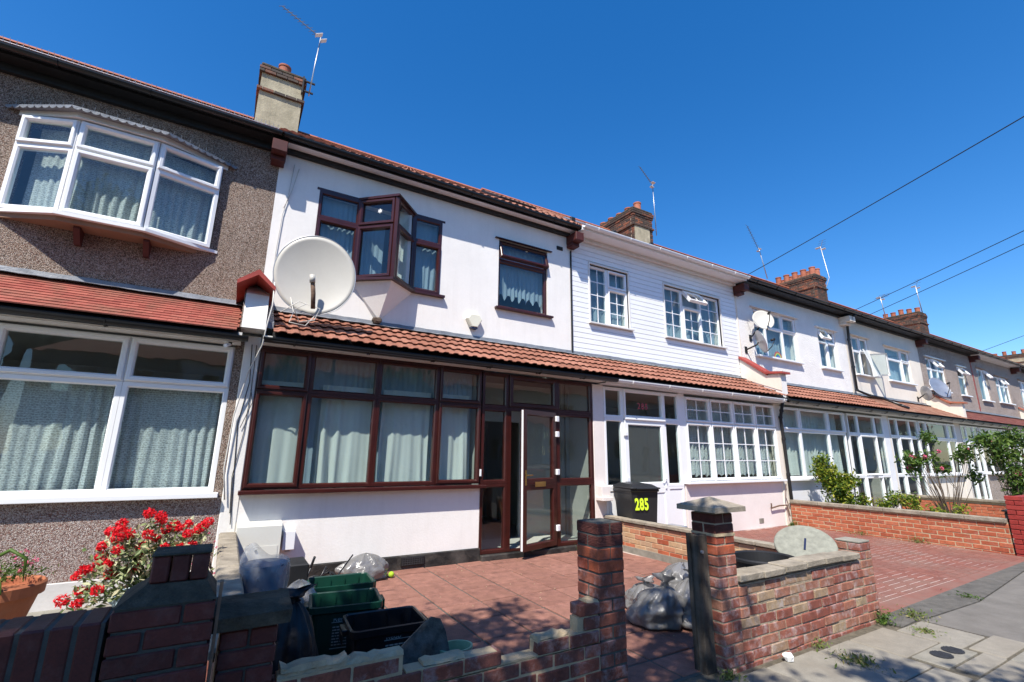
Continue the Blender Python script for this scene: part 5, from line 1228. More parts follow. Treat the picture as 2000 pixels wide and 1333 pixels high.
for (cx, cy, cz, r_) in lumps:
    for k in range(int(250*r_*r_)):
        d = Vector((rr.gauss(0, 1), rr.gauss(0, 1), rr.gauss(0, .8))).normalized()*r_*rr.random()**.4
        for _ in range(9): leaf_mb(lf, (cx+d.x+rr.gauss(0, .13), cy+d.y+rr.gauss(0, .13), cz+d.z+rr.gauss(0, .09)), rr.uniform(.05, .09), rr, .6)
lf.obj('crown', M['leaf'], tr_, fix=False)

# ------------------------------------------------------------------ opposite side of the street (seen in the window reflections)
oc = [('brown pebbledashed house across the street', 'pebF'), ('white house across the street facing the porch', 'white'), ('cream house across the street', 'cream'), ('red roofed white house across the street, farther along', 'white'), ('grey-brown house across the street, farthest along', 'pebF')]
oc += [('house farther along the opposite side of the street', ['white', 'cream', 'pebF', 'pebA2'][k % 4]) for k in range(12)]
for i, (lb, wm) in enumerate(oc):
    x0 = -8+i*5.6; Y = -15.5
    h = thing('terraced_house', (x0+2.8, Y, 0), lb, 'house', 'houses farther along the opposite side' if i > 4 else None)
    hs_ = [(x0+.8, x0+2.4, 1.0, 2.5), (x0+.8, x0+2.4, 3.9, 5.2), (x0+3.5, x0+4.6, 3.9, 5.2), (x0+3.6, x0+4.5, 0.02, 2.2)]
    wm_ = MB(); wall_mb(wm_, x0, x0+5.6, -.1, 5.8, hs_, Y, -.25); wm_.obj('wall', M[wm], h)
    for q, r_ in enumerate(hs_): window(h, M['upvc'], Matrix.Translation((r_[1], Y-.1, r_[2])) @ Matrix.Rotation(math.pi, 4, 'Z'), r_[1]-r_[0], r_[3]-r_[2], None if q > 1 else [0, (r_[1]-r_[0])/2, r_[1]-r_[0]], None, .06, name='window' if q < 3 else 'door')
    MB().prism([(Y+.3, 5.8), (Y-3.8, 8.4), (Y-8, 5.8)], 'x', x0, x0+5.6).obj('roof', M['tile'], h)
    MB().box(x0, x0+5.6, Y-8, Y-7.8, -.1, 5.8).obj('rear_wall', M[wm], h)
struct(MB().box(-60, 90, -15.5, -8.2, -.3, -.02), 'far_pavement', M['asphalt'])
# hipped bay gable opposite
sh = shrub('far_tree', 'round tree across the street', 'tree', (7.5, -11, 0), [(7.5, -11, 4.2, 1.5), (8.3, -11.3, 5.0, 1.1), (6.6, -10.8, 4.8, 1.0)], 5000, .11, 'leaf', 12, 50)
sh = shrub('far_tree', 'smaller tree across the street near the white house', 'tree', (1.0, -10.5, 0), [(1.0, -10.5, 3.8, 1.4), (1.8, -10.8, 4.8, 1.0)], 4000, .11, 'leaf', 12, 51)
# ------------------------------------------------------------------ things in the gardens
def wheelie(x, y, rz):
    B0 = Tb(x, y, 0, rz) @ Matrix.Diagonal((.93, .93, .98, 1)); t = thing('wheelie_bin', (x, y, 0), 'black wheelie bin with lime 285 painted on it beside the white porch', 'bin')
    m = MB(); lo, hi = [(-.22, -.24), (.22, -.24), (.22, .24), (-.22, .24)], [(-.265, -.30), (.265, -.30), (.265, .30), (-.265, .30)]
    m.add([(a, b, .06) for a, b in lo]+[(a, b, .96) for a, b in hi], [(0, 3, 2, 1), (0, 1, 5, 4), (1, 2, 6, 5), (2, 3, 7, 6), (3, 0, 4, 7), (4, 5, 6, 7)])
    m.ring(-.285, .285, 0, 0, []) if 0 else None
    m.box(-.285, .285, -.32, .32, .93, .972, .01); o = m.obj('body', M['binblack'], t, basis=B0)
    l = MB(); l.box(-.29, .29, -.36, .33, .975, 1.0, .01)
    l.add([(-.27, -.30, 1.0), (.27, -.30, 1.0), (.27, .30, 1.0), (-.27, .30, 1.0), (-.2, -.22, 1.045), (.2, -.22, 1.045), (.2, .24, 1.055), (-.2, .24, 1.055)], [(0,1,5,4), (1,2,6,5), (2,3,7,6), (3,0,4,7), (4,5,6,7)])
    l.tube([(-.2, -.37, .985), (.2, -.37, .985)], .014, 8); l.tube([(-.25, .36, 1.0), (.25, .36, 1.0)], .016, 8)
    l.obj('lid', M['binblack'], t, basis=B0)
    for s in (-1, 1): MB().tube([(s*.21, .27, .1), (s*.27, .27, .1)], .1, 16).obj('wheel', M['blackM'], t, basis=B0)
    text('285', 'number_lettering', B0 @ Matrix.Translation((-.2, -.302, .65)) @ Matrix.Rotation(R(90-3.5), 4, 'X') @ Matrix.Diagonal((.66, 1, 1, 1)), .25, 'yellow', t, ext=.002, sp=1.12, off=.009)
wheelie(6.02, 6.05, -14)
tr2 = MB().box(6.3, 6.9, 5.75, 6.1, .3, .33, .01); o = tr2.obj('plastic_cover', M['steel'], None); tag(o, 'grey translucent box cover lying beside the numbered wheelie bin', 'cover')

def crate(label, x, y, rz, mat, L=.5, W=.36, H=.35, z=0.0, text_=True, dx=0):
    B0 = Tb(x, y, z, rz); t = thing('recycling_box', (x, y, z), label, 'recycling box')
    m = MB(); k = .86
    def lp(l, w, z_, c=.04):
        P = []
        for (sx, sy) in ((-1, -1), (1, -1), (1, 1), (-1, 1)):
            cx, cy = sx*(l/2-c), sy*(w/2-c); a0 = {(-1, -1): 180, (1, -1): 270, (1, 1): 0, (-1, 1): 90}[(sx, sy)]
            for q in range(4): a = R(a0+30*q); P.append((cx+c*math.cos(a), cy+c*math.sin(a), z_))
        return P
    loops = [lp(L*k, W*k, 0), lp(L*.97, W*.96, H-.05), lp(L*.97+.012, W*.96+.012, H-.05), lp(L+.03, W+.03, H-.04), lp(L+.03, W+.03, H), lp(L, W, H+.004), lp(L-.012, W-.012, H-.005), lp(L*k-.012, W*k-.012, .01)]
    vs = [p for l_ in loops for p in l_]; n = 16
    fs = [(i*n+j, i*n+(j+1) % n, (i+1)*n+(j+1) % n, (i+1)*n+j) for i in range(len(loops)-1) for j in range(n)]+[tuple(range(n))[::-1], tuple(range(7*n, 8*n))]
    m.add(vs, fs); b = m.obj('body', M[mat], t, basis=B0)
    for s in (-1, 1):
        h = MB(); h.box(s*(L/2+.012)-.006, s*(L/2+.045), -.07, .07, H-.05, H-.02, .004); h.box(s*(L/2+.04)-.005, s*(L/2+.045)+.003, -.07, .07, H-.11, H-.02, .003); h.obj('handle', M[mat], t, basis=B0)
    rb = MB()
    for q in (-.36, -.12, .12, .36): rb.box(L*q-.002, L*q+.002, W/2*.92-.008, W/2*.93-.006, .12, H-.02)
    rb.obj('ribs', M[mat], b, basis=B0)
    if text_:
        lb = MB(); rq = random.Random(3)
        f_ = -W/2*.915
        lb.box(-.10+dx, .12+dx, f_-.003, f_-.001, .08, .085); lb.box(-.10+dx, .12+dx, f_-.009, f_-.007, .255, .259)
        for r_ in range(7):
            x_ = -.09+dx; zz = .1+r_*.02; fy = -W/2*(.86+.11*zz/H)-.002
            while x_ < .10+dx: w = rq.uniform(.008, .03); lb.box(x_, x_+w, fy-.001, fy, zz, zz+.008); x_ += w+.006
        lb.obj('print', M['label'], b, basis=B0)
        text('Redb', 'lettering', B0 @ Matrix.Translation((-.09+dx, f_-.008, .262)) @ Matrix.Rotation(R(85), 4, 'X'), .05, 'label', b, ext=.0005)
crate('empty green recycling box, farthest back, by the torn grey sack', 1.04, 4.78, -4, 'greenP', .52, .38, .36, text_=False)
crate('empty green recycling box in the middle of the three, white print on its side', .96, 4.18, -8, 'greenP', .5, .40, .37)
crate('empty black recycling box nearest the broken wall', 1.13, 3.66, -3, 'black', .5, .38, .34, dx=.06)
# second leaning board and pale tub
bd = MB(); P = [(-.2, 0), (-.13, .0), (.12, 0), (.16, 0), (.1, .28), (.07, .345), (.02, .36), (-.03, .33), (-.3, .12), (-.32, .08)]
bd.prism(P, 'y', -.012, .012); o = bd.obj('leaning_board', M['board'], None, basis=Tb(1.12, 2.75, .22, -6) @ Matrix.Rotation(R(-14), 4, 'X')); tag(o, 'mottled grey board with rounded corner leaning behind the broken wall', 'board')
MB_ = MB().lathe([(0, 0), (.07, 0), (.1, .3), (.108, .3), (.108, .315), (.095, .315), (.07, .02), (0, .02)], 30, (1.29, 2.8, .09), 1, .8); o = MB_.obj('tub', M['paleg'], None, smooth=False); tag(o, 'pale green plastic tub beside the mottled board', 'tub')
o = MB().box(.95, 1.5, 2.75, 3.15, 0, .12, .01).obj('crate', M['blackM'], None); tag(o, 'flat black tray under the pale green tub', 'tray')
# round bin with liner
bn = thing('dustbin', (.36, 4.3, 0), 'dark navy dustbin with a clear liner hanging over its rim, near the meter box', 'bin')
MB().lathe([(0, 0), (.13, 0), (.165, .66), (.155, .66), (.125, .03), (0, .03)], 32, (.36, 4.3, 0)).obj('body', M['navy'], bn, smooth=True)
ln = MB(); vs = []; n = 40
for j, (r_, z_) in enumerate(((.172, .42), (.176, .52), (.174, .62), (.17, .675), (.15, .69), (.12, .70), (.05, .68))):
    for k in range(n):
        a = 2*math.pi*k/n; w = 1+.05*math.sin(5*a+j)+.03*math.sin(11*a+j*2); zz = z_+.03*math.sin(3*a+1)*(1 if j == 0 else .3)+(.09*max(0, math.cos(a-2.4))**3 if 3 <= j <= 5 else 0); vs.append((.36+r_*w*math.cos(a), 4.3+r_*w*math.sin(a), zz))
ln.add(vs, [(j*n+k, j*n+(k+1) % n, (j+1)*n+(k+1) % n, (j+1)*n+k) for j in range(6) for k in range(n)]+[tuple(range(6*n, 7*n))]); ln.obj('liner', M['bagC'], bn, smooth=True, fix=False)
def bag(label, x, y, z, rx, ry, h, mat, seed, knot=True, tail=.1, name='rubbish_bag', rz=0, ktop=(0, 0)):
    from mathutils import noise
    t = thing(name, (x, y, z), label, 'rubbish bag'); m = MB(); vs = []; nu, nv = 72, 40; k0 = .93 if knot else 1.0
    for j in range(nv+1):
        v = j/nv
        for i in range(nu):
            a = 2*math.pi*i/nu
            if v < .1: r_ = .62+.38*math.sin(math.pi/2*v/.1)
            else: r_ = math.cos(max(0, (v-.35))/.65*math.pi/2)**.62 if v > .35 else 1.0
            r_ = max(r_, .055); zz = h*(v if v > .08 else v*.75)
            fold = .10*v*v*math.sin(9*a+seed+3*v)+.05*v*math.sin(17*a+seed*2-4*v)
            n_ = noise.noise(Vector((math.cos(a)*1.7+seed, math.sin(a)*1.7, v*2.6)))*.28+noise.noise(Vector((math.cos(a)*5+seed, math.sin(a)*5, v*8)))*.05
            r2_ = r_*(1+fold+n_*min(1, r_*1.6)); X, Y = rx*r2_*math.cos(a)+ktop[0]*v*v, ry*r2_*math.sin(a)+ktop[1]*v*v
            vs.append((X, Y, zz+.02*n_*min(1, v*4)))
    m.add(vs, [(j*nu+i, j*nu+(i+1) % nu, (j+1)*nu+(i+1) % nu, (j+1)*nu+i) for j in range(nv) for i in range(nu)]+[tuple(range(nu))[::-1]])
    B0 = Tb(x, y, z, rz); m.obj('sack', M[mat], t, smooth=True, basis=B0, fix=False)
    if knot:
        kn = MB(); rr = random.Random(seed); n = 22; vs = []
        for j in range(7):
            for i in range(n): a = 2*math.pi*i/n; q = (.022, .03, .02, .035, .06, .075, .085)[j]*(1+.35*math.sin(3*a+j+seed)+.2*rr.random()*(j > 3)); vs.append((ktop[0]+q*math.cos(a), ktop[1]+q*math.sin(a), h-.015+.02*j*tail/.1+.012*math.sin(2*a+seed)*(j > 4)))
        kn.add(vs, [(j*n+i, j*n+(i+1) % n, (j+1)*n+(i+1) % n, (j+1)*n+i) for j in range(6) for i in range(n)]); kn.obj('knot', M[mat], t, smooth=True, basis=B0, fix=False)
    return t
bag('knotted grey rubbish bag in the gateway, nearest the gate pier without a cap', 3.58, 3.42, 0, .25, .23, .34, 'bagG', 1, ktop=(.02, -.12), tail=.1)
bag('grey rubbish bag slumped behind the knotted one in the gateway', 3.86, 3.75, 0, .24, .22, .25, 'bagG', 2, ktop=(-.06, -.02), tail=.05)
bag('tall grey rubbish bag standing against the timber post', 3.92, 3.22, 0, .24, .22, .40, 'bagG', 5, ktop=(.0, .04), tail=.08)
bag('lumpy grey bag lying on top of the others in the gateway', 4.08, 3.55, .2, .2, .17, .24, 'bagG', 7, ktop=(.04, .0), knot=False)
bag('torn grey plastic sack against the white wall, beside the tennis ball', 1.6, 6.15, 0, .3, .17, .30, 'bagG', 9, knot=False, name='plastic_sack')
bag('clear plastic bag of litter between the lined dustbin and the green boxes', .68, 4.62, 0, .2, .2, .44, 'bagC', 11, knot=False, name='plastic_sack')
o = jitter(MB().box(.56, .8, 4.5, 4.76, .02, .33, .04), .03, 4, 9).obj('litter', M['trash'], None); tag(o, 'crumpled litter inside the clear plastic bag', 'litter')
yl = MB().lathe([(0, 0), (.03, 0), (.035, .03), (.035, .05), (0, .05)], 20); o = yl.obj('jar_lid', surf('yellow_lid', (.75, .42, .01), .4, .02), None, basis=Tb(3.99, 3.085, .17) @ Matrix.Rotation(R(80), 4, 'X')); tag(o, 'yellow jar lid poking out of the tall bag by the timber post', 'jar lid')
# black tub and round stone lid
tb_ = MB().lathe([(0, 0), (.22, 0), (.29, .53), (.315, .54), (.315, .56), (.30, .572), (.28, .56), (.21, .03), (0, .03)], 48, (4.55, 2.93, 0), 1, .92); o = tb_.obj('planter_tub', M['blackM'], None, smooth=False); tag(o, 'large empty round black tub behind the mixed brick wall', 'tub')
lb = thing('round_slab', (5.0, 2.9, 0), 'round grey stone-patterned slab with a dark slot leaning behind the mixed brick wall', 'slab')
nrm = Vector((-.48, -.29, .82)).normalized(); Bq = Matrix.Translation((5.12, 2.84, .63)) @ nrm.to_track_quat('Z', 'Y').to_matrix().to_4x4()
MB().lathe([(0, -.025), (.265, -.025), (.275, -.012), (.275, .012), (.268, .02), (0, .02)], 56).obj('disc', M['lid'], lb, basis=Bq)
sl2 = MB().box(-.009, .009, -.08, .08, .0201, .028, .002).obj('slot', M['navy'], lb, basis=Bq @ Matrix.Rotation(R(-8), 4, 'Z'))
MB().box(4.8, 5.2, 2.75, 3.05, 0, .38, .01).obj('stand', M['blackM'], lb)
# tennis ball, paper scrap
def ball(name, x, y, r_, mat, label, cat):
    m = MB(); m.lathe([(max(.0001, r_*math.sin(math.pi*k/14)), r_-r_*math.cos(math.pi*k/14)) for k in range(15)], 24, (x, y, 0)); o = m.obj(name, M[mat], None, smooth=True); return tag(o, label, cat)
ball('tennis_ball', 1.93, 6.12, .035, 'tennis', 'lime green tennis ball on the red slabs by the torn sack', 'ball')
o = jitter(MB().lathe([(.001, 0), (.03, .005), (.04, .03), (.025, .05), (.001, .06)], 9, (3.86, 2.37, 0)), .015, 3, 30).obj('paper_scrap', M['paper'], None); tag(o, 'crumpled white paper scrap on the pavement by the mixed brick wall', 'litter')
# tangle of black tubes (pushchair frame)
pc = thing('pushchair_frame', (1.0, 5.7, 0), 'tangle of thin black and silver tubes, a folded pushchair frame, beside the white wall', 'pushchair'); rr = random.Random(9)
for k in range(12):
    a = Vector((.72+rr.uniform(0, .45), 5.7+rr.uniform(-.25, .3), rr.uniform(.03, .25))); d = Vector((rr.gauss(0, .3), rr.gauss(0, .15), rr.uniform(.05, .38))); m = MB(); m.tube([a-d*.4, a+Vector((0, 0, .02)), a+d*.7], .008 if k % 3 else .014, 7); m.obj('frame_tube', M['steel' if k % 4 == 0 else 'black'], pc, smooth=True)
for k in range(3):
    c = Vector((.8+.16*k, 5.55+.1*k, .11)); m = MB(); m.tube([c+Vector((.1*math.cos(q*math.pi/10), .03*math.sin(q*math.pi/10), .1*math.sin(q*math.pi/10))) for q in range(21)], .014, 8, cap=False); m.obj('wheel', M['blackM'], pc, smooth=True)
ball_ = MB().lathe([(.0001, 0), (.022, 0), (.022, .02), (.0001, .022)], 16); ball_.obj('hub_cap', M['pinkp'], pc, basis=Tb(.83, 5.48, .22) @ Matrix.Rotation(R(80), 4, 'X'))
bag('full black sack with white ties behind the low capped pier', .47, 3.35, 0, .17, .17, .62, 'bagK', 14, tail=.06)
bk_ = MB().box(.62, .78, 4.9, 5.25, 0, .5, .01); o = bk_.obj('storage_box', M['blackM'], None); tag(o, 'tall black box between the dustbin and the pushchair frame', 'box')
# meter boxes
mt = thing('meter_box', (.42, 6.35, 0), 'large cream meter cabinet with sloping front on the white wall', 'meter box')
MB().prism([(6.45, .06), (6.22, .06), (6.26, .66), (6.29, .69), (6.45, .70)], 'x', .21, .66).obj('cabinet', M['meter'], mt)
MB().add([(.235, 6.222, .10), (.635, 6.222, .10), (.635, 6.246, .455), (.235, 6.246, .455), (.235, 6.217, .10), (.635, 6.217, .10), (.635, 6.241, .455), (.235, 6.241, .455)], [(0,3,2,1), (4,5,6,7), (0,1,5,4), (1,2,6,5), (2,3,7,6), (3,0,4,7)]).obj('door', M['meter'], mt)
MB().tube([(.42, 6.245, .41), (.42, 6.225, .41)], .014, 10).obj('lock', M['blackM'], mt)
mt2 = thing('meter_box', (.75, 6.4, .5), 'small white meter box on the wall beside the large cream cabinet', 'meter box')
MB().box(.69, .82, 6.31, 6.45, .38, .585, .005).obj('cover', M['upvc'], mt2); MB().box(.73, .78, 6.36, 6.42, .355, .38).obj('cable_gland', M['steel'], mt2)
# alarm box
al = thing('alarm_box', (3.42, 7.15, 3.73), 'cream six-sided burglar alarm box on the white upstairs wall', 'alarm')
hx = [(-.145, .03), (-.075, .12), (.085, .12), (.15, .03), (.06, -.12), (-.05, -.12)]
q = MB(); sm_ = [(x*.86, z*.86) for x, z in hx]; q.add([(3.43+x, 7.2, 3.74+z) for x, z in hx]+[(3.43+x, 7.12, 3.74+z) for x, z in hx]+[(3.43+x, 7.10, 3.74+z) for x, z in sm_], [tuple(range(6))]+[(i, (i+1) % 6, 6+(i+1) % 6, 6+i) for i in range(6)]+[(6+i, 6+(i+1) % 6, 12+(i+1) % 6, 12+i) for i in range(6)]+[tuple(range(12, 18))]); q.obj('cover', M['cream2'], al)
MB().prism([(3.375, 3.598), (3.49, 3.598), (3.485, 3.63), (3.37, 3.63)], 'y', 7.112, 7.2).obj('strobe', M['navy'], al)
# security camera
sc_ = thing('security_camera', (-.13, 6.25, 2.69), 'small white bullet camera under the black gutter at the party wall', 'security camera')
MB().tube([(-.13, 6.3, 2.70), (-.17, 6.2, 2.66)], .022, 12).obj('body', M['upvc'], sc_); MB().tube([(-.12, 6.3, 2.74), (-.13, 6.29, 2.70)], .02, 8).obj('mount', M['blackM'], sc_)
# satellite dishes
def dish(label, c, n, rw, rh, mat, wall_pt, big=False, lnb=None):
    t = thing('satellite_dish', c, label, 'satellite dish'); n = Vector(n).normalized(); rot = n.to_track_quat('Z', 'Y').to_matrix().to_4x4(); B0 = Matrix.Translation(c) @ rot
    m = MB(); vs = []; nr, na = 10, 64; dp = .16*rw
    for s in (0, 1):
        for j in range(nr+1):
            r_ = j/nr
            for k in range(na): a = 2*math.pi*k/na; vs.append((rw*r_*math.cos(a), rh*r_*math.sin(a), dp*(r_*r_-1)-(.006 if s else 0)))
    o_ = (nr+1)*na
    fs = [(j*na+k, j*na+(k+1) % na, (j+1)*na+(k+1) % na, (j+1)*na+k) for j in range(nr) for k in range(na)]+[(o_+j*na+k, o_+(j+1)*na+k, o_+(j+1)*na+(k+1) % na, o_+j*na+(k+1) % na) for j in range(nr) for k in range(na)]
    fs += [(nr*na+k, nr*na+(k+1) % na, o_+nr*na+(k+1) % na, o_+nr*na+k) for k in range(na)]
    m.add(vs, fs); m.obj('reflector', M[mat], t, smooth=True, basis=B0, fix=False)
    rm = MB(); rm.tube([(rw*1.004*math.cos(2*math.pi*k/64), rh*1.004*math.sin(2*math.pi*k/64), -.003) for k in range(65)], .006, 6, cap=False); rm.obj('rim', M['steel' if big else mat], t, smooth=True, basis=B0)
    br = MB(); Cv = Vector(c); bk = Cv-n*(dp+.03); br.tube([bk, bk-n*.06+Vector((0, 0, -.05)), Vector(wall_pt)], .02, 8); br.box(wall_pt[0]-.05, wall_pt[0]+.05, wall_pt[1]-.015, wall_pt[1], wall_pt[2]-.09, wall_pt[2]+.09); br.obj('bracket', M['blackM' if not big else 'rust'], t)
    if lnb:
        a = MB(); a.tube([Cv+rot.to_3x3() @ Vector(p) for p in lnb], .011, 7); a.tube([Cv+rot.to_3x3() @ Vector(lnb[-1]), Cv+rot.to_3x3() @ Vector(lnb[-1])+(-n)*.1], .03, 10); a.obj('feed_arm', M['blackM'], t, smooth=True)
    return t, B0
bd_, DB = dish('huge cream satellite dish with a rusty feed arm stub, in front of the triangular bay', (.712, 6.34, 3.76), (-.13, -.99, .02), .50, .55, 'dish', (.6, 7.2, 3.75), True)
ar = MB(); ar.tube([(.015, -.49, .06), (.0, -.3, .1), (-.03, -.10, .12)], .028, 10); ar.obj('feed_arm', M['rust'], bd_, smooth=True, basis=DB)
MB().tube([(-.025, -.16, .125), (-.035, -.06, .128)], .036, 12).obj('arm_clamp', M['dish'], bd_, smooth=True, basis=DB)
dish('tilted grey satellite dish high on the rough white wall beside the cladding', (11.7, 6.85, 5.0), (-.55, -.75, .36), .26, .30, 'dish', (11.6, 7.2, 4.55), lnb=[(0, -.36, .02), (.02, -.2, .25), (.03, -.02, .36)])
dish('darker satellite dish low on the rough white wall, edge-on, under the tilted one', (11.5, 6.85, 4.38), (.72, -.6, .3), .26, .3, 'steel', (11.35, 7.2, 4.2), lnb=[(0, -.29, .02), (.02, -.2, .2), (.0, -.05, .33)])
dish('grey satellite dish above the tiled parapet between the cream and grey-brown houses', (22.3, 6.75, 4.05), (-.35, -.8, .4), .36, .42, 'steel', (22.25, 7.2, 3.75), lnb=[(0, -.4, .02), (.02, -.2, .25), (.03, -.02, .36)])
dish('edge-on grey dish on the cream wall near the parapet', (21.6, 6.95, 3.8), (.85, -.5, .2), .22, .27, 'steel', (21.5, 7.2, 3.6), lnb=[(0, -.26, .02), (.0, -.2, .2), (.0, -.05, .3)])
dish('distant grey dish low on the last pebbledashed house in view', (34.6, 6.7, 3.85), (-.3, -.8, .4), .4, .45, 'steel', (34.5, 7.2, 3.5))
# aerials
def yagi(label, mast, tip0, tip1, n, el, mat='alu', plate=True, r_=.014, eldir=None):
    t = thing('tv_aerial', mast[0], label, 'tv aerial'); MB().tube(mast, r_, 8).obj('mast', M['steel'], t, smooth=True)
    a, b = Vector(tip0), Vector(tip1); MB().tube([a, b], .011, 6).obj('boom', M[mat], t)
    d = (b-a).normalized(); e = Vector(eldir).normalized() if eldir else d.cross(Vector((0, 0, 1))).normalized(); m = MB()
    for k in range(n):
        p = a.lerp(b, .12+.88*k/(n-1)); m.tube([p-e*el*(1-.25*k/n), p+e*el*(1-.25*k/n)], .006, 5)
    m.obj('elements', M[mat], t)
    if plate:
        P = MB(); f = d.cross(e).normalized()
        for s in (-1, 1): P.M = Matrix((( e.x, f.x, d.x, a.x), (e.y, f.y, d.y, a.y), (e.z, f.z, d.z, a.z), (0, 0, 0, 1))); P.box(-.02+s*.0-.17*(s < 0), .02+.17*(s > 0), .03 if s > 0 else -.12, .12 if s > 0 else -.03, -.01, .0)
        P.M = None; P.obj('reflector', M['upvcD'], t)
    return t
yagi('long television aerial on a mast strapped to the nearest rendered chimney', [(.56, 10.15, 9.3), (.60, 10.1, 10.1), (.65, 10.1, 10.9)], (.65, 10.1, 10.9), (-.22, 10.3, 11.5), 10, .12, eldir=(.5, .2, .5))
bk_ = MB(); bk_.box(.4, .66, 10.12, 10.16, 9.62, 9.65); bk_.box(.4, .64, 10.12, 10.16, 9.36, 9.39); bk_.box(.40, .43, 10.1, 10.2, 9.3, 9.72); o = bk_.obj('mast_bracket', M['blackM'], None); tag(o, 'black steel mast bracket on the nearest rendered chimney', 'bracket')
yagi('television aerial with white reflector on the second chimney', [(11.86, 10.35, 8.9), (11.82, 10.35, 10.9)], (11.82, 10.35, 10.85), (11.4, 10.5, 11.5), 9, .14, eldir=(.7, .2, .1))
yagi('television aerial rising from the ridge left of the third chimney', [(20.0, 11.3, 9.3), (19.6, 11.3, 10.7)], (19.6, 11.3, 10.6), (18.9, 11.3, 11.6), 9, .3, eldir=(.9, .2, .1), r_=.02)
yagi('cranked television aerial beside the third chimney', [(23.0, 10.4, 9.0), (23.6, 10.4, 9.8), (23.2, 10.4, 11.3)], (23.2, 10.4, 11.2), (23.5, 10.4, 11.7), 4, .2, r_=.02)
yagi('television aerial above the ridge between the third and fourth chimneys', [(31.5, 11.3, 9.2), (31.2, 11.3, 10.5)], (31.2, 11.3, 10.4), (31.9, 11.3, 10.8), 5, .35, r_=.025)
yagi('tall thin aerial mast on the fourth chimney', [(34.0, 10.4, 9.6), (33.7, 10.4, 11.4)], (33.7, 10.4, 11.3), (34.3, 10.4, 11.9), 3, .2, r_=.025)
# cables on the party wall
cw = MB()
cw.tube([(.10, 6.43, 2.75), (.13, 6.432, 2.3), (.07, 6.432, 1.8), (.10, 6.432, 1.3), (.13, 6.432, .85), (.14, 6.42, .68)], .005, 5)
cw.tube([(.15, 6.43, 2.75), (.16, 6.43, 2.2), (.145, 6.43, 1.7), (.09, 6.43, 1.2), (.12, 6.43, .8)], .004, 5)
cw.tube([(.155, 6.43, 2.2), (.19, 6.42, 2.05), (.1, 6.42, 1.75)], .004, 5); o = cw.obj('black_cable', M['wire'], None, smooth=True); tag(o, 'black cables running down the white party wall pier', 'cable')
cw = MB(); cw.tube([(.24, 6.15, 3.5), (.25, 6.12, 3.2), (.22, 6.1, 2.95), (.2, 6.12, 2.7), (.1, 6.35, 2.4), (.02, 6.4, 1.9), (.0, 6.4, 1.3), (.05, 6.4, .95)], .008, 6)
cw.tube([(.62, 6.2, 3.3), (.5, 6.25, 3.22), (.58, 6.3, 3.08), (.75, 6.25, 3.12), (.8, 6.25, 3.28), (.55, 6.3, 3.35), (.35, 6.2, 3.15)], .006, 5)
cw.tube([(.45, 6.35, 3.4), (.5, 6.3, 3.2), (.46, 6.25, 3.05), (.65, 6.25, 3.03), (.76, 6.3, 3.2)], .006, 5)
cw.tube([(.33, 7.18, 5.75), (.30, 7.18, 5.2), (.26, 7.18, 4.9), (.24, 7.18, 4.3), (.26, 7.18, 3.6)], .006, 5); cw.tube([(.40, 7.18, 5.7), (.34, 7.18, 5.3), (.265, 7.18, 5.0)], .006, 5)
o = cw.obj('white_cable', M['wireW'], None, smooth=True); tag(o, 'loose white cables looping over the lean-to tiles under the huge dish', 'cable')
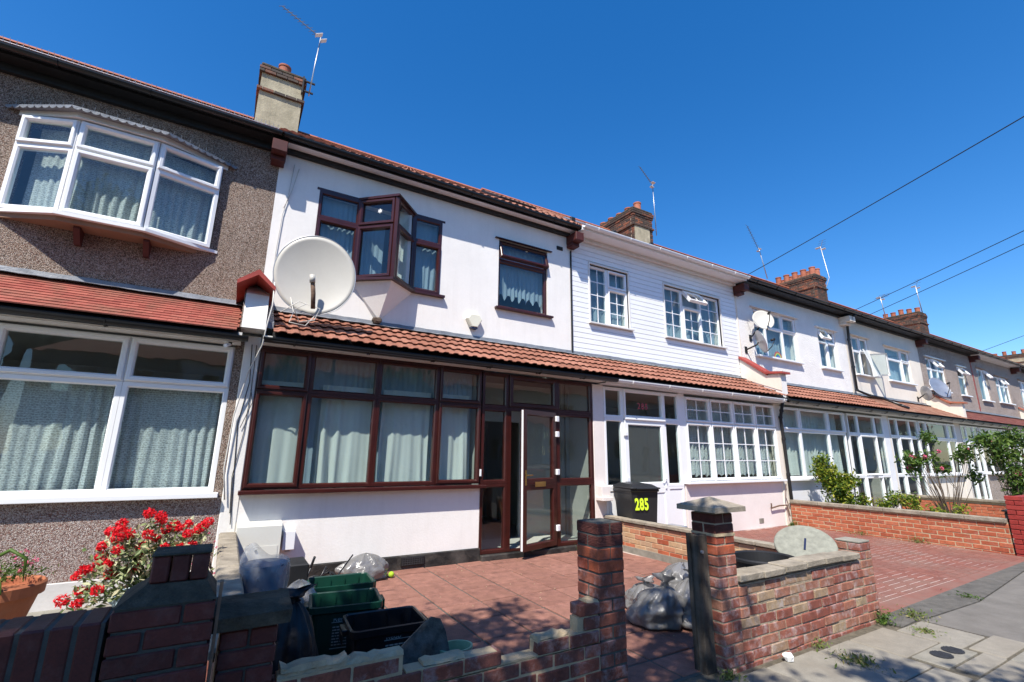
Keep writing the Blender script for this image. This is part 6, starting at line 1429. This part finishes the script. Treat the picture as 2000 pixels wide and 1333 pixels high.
# overhead wires to a pole across the street
pole = thing('telegraph_pole', (4.56, -14.7, 0), 'wooden telegraph pole across the street carrying the overhead wires', 'pole')
MB().tube([(4.56, -14.7, -.1), (4.56, -14.7, 8.3)], [.14, .1], 12).obj('post', M['oldwood'], pole, smooth=True)
for (e, lb) in (((11.02, 6.8, 6.05), 'overhead wire reaching the eaves of the boarded house'), ((16.5, 6.8, 6.0), 'overhead wire reaching the eaves of the rough white house'), ((17.4, 6.8, 5.98), 'overhead wire reaching the eaves of the cream house'), ((27.3, 6.8, 5.95), 'overhead wire reaching the eaves of the grey-brown house')):
    a = Vector((4.56, -14.7, 8.0)); b = Vector(e); m = MB(); m.tube([a.lerp(b, k/24)+Vector((0, 0, -.25*4*(k/24)*(1-k/24))) for k in range(25)], .009, 5); o = m.obj('overhead_wire', M['wire'], None, smooth=True); tag(o, lb, 'wire')
# black lidded box by the roses
q = thing('recycling_box', (15.0, 3.6, 0), 'black lidded box on the ground among the roses', 'recycling box'); MB().box(14.3, 14.9, 3.2, 3.7, 0, .42, .02).obj('body', M['black'], q); MB().box(14.27, 14.93, 3.17, 3.73, .42, .46, .01).obj('lid', M['black'], q)

# pale chips scattered on the red slabs
ch = MB(); rr = random.Random(77)
for k in range(70):
    x, y, a = rr.uniform(1.6, 5.4), rr.uniform(3.0, 6.3), rr.uniform(.003, .008); ch.box(x-a, x+a*rr.uniform(.4, 1), y-a*.6, y+a*.6, .001, .006)
ch.obj('paint_chips', M['mortarL'], None); bpy.data.objects['paint_chips']['kind'] = 'stuff'
# parked car behind the photographer, mirrored in the porch glass
car = thing('parked_car', (3.4, -1.4, -.11), 'silver hatchback parked at the kerb behind the photographer, mirrored in the porch glass', 'car')
z0 = -.115
lowp = [(1.4, z0+.28), (5.45, z0+.28), (5.5, z0+.55), (5.35, z0+.78), (4.5, z0+.93), (1.55, z0+.98), (1.38, z0+.6)]
MB().prism(lowp, 'y', -2.2, -.55).obj('body', M['carpaint'], car)
MB().prism([(1.6, z0+.98), (4.45, z0+.93), (3.6, z0+1.42), (2.9, z0+1.48), (1.9, z0+1.42)], 'y', -2.05, -.7).obj('cabin', M['carpaint'], car)
for y_ in (-2.056, -.694):
    MB().prism([(1.8, z0+1.0), (2.9, z0+.98), (2.9, z0+1.4), (2.0, z0+1.36)], 'y', y_-.003, y_+.003).obj('window', M['black'], car)
    MB().prism([(2.98, z0+.98), (4.2, z0+.95), (3.55, z0+1.36), (2.98, z0+1.4)], 'y', y_-.003, y_+.003).obj('window', M['black'], car)
for x_ in (2.1, 4.7):
    for y_ in (-2.22, -.75): MB().tube([(x_, y_, z0+.31), (x_, y_+.2, z0+.31)], .31, 24).obj('wheel', M['blackM'], car)
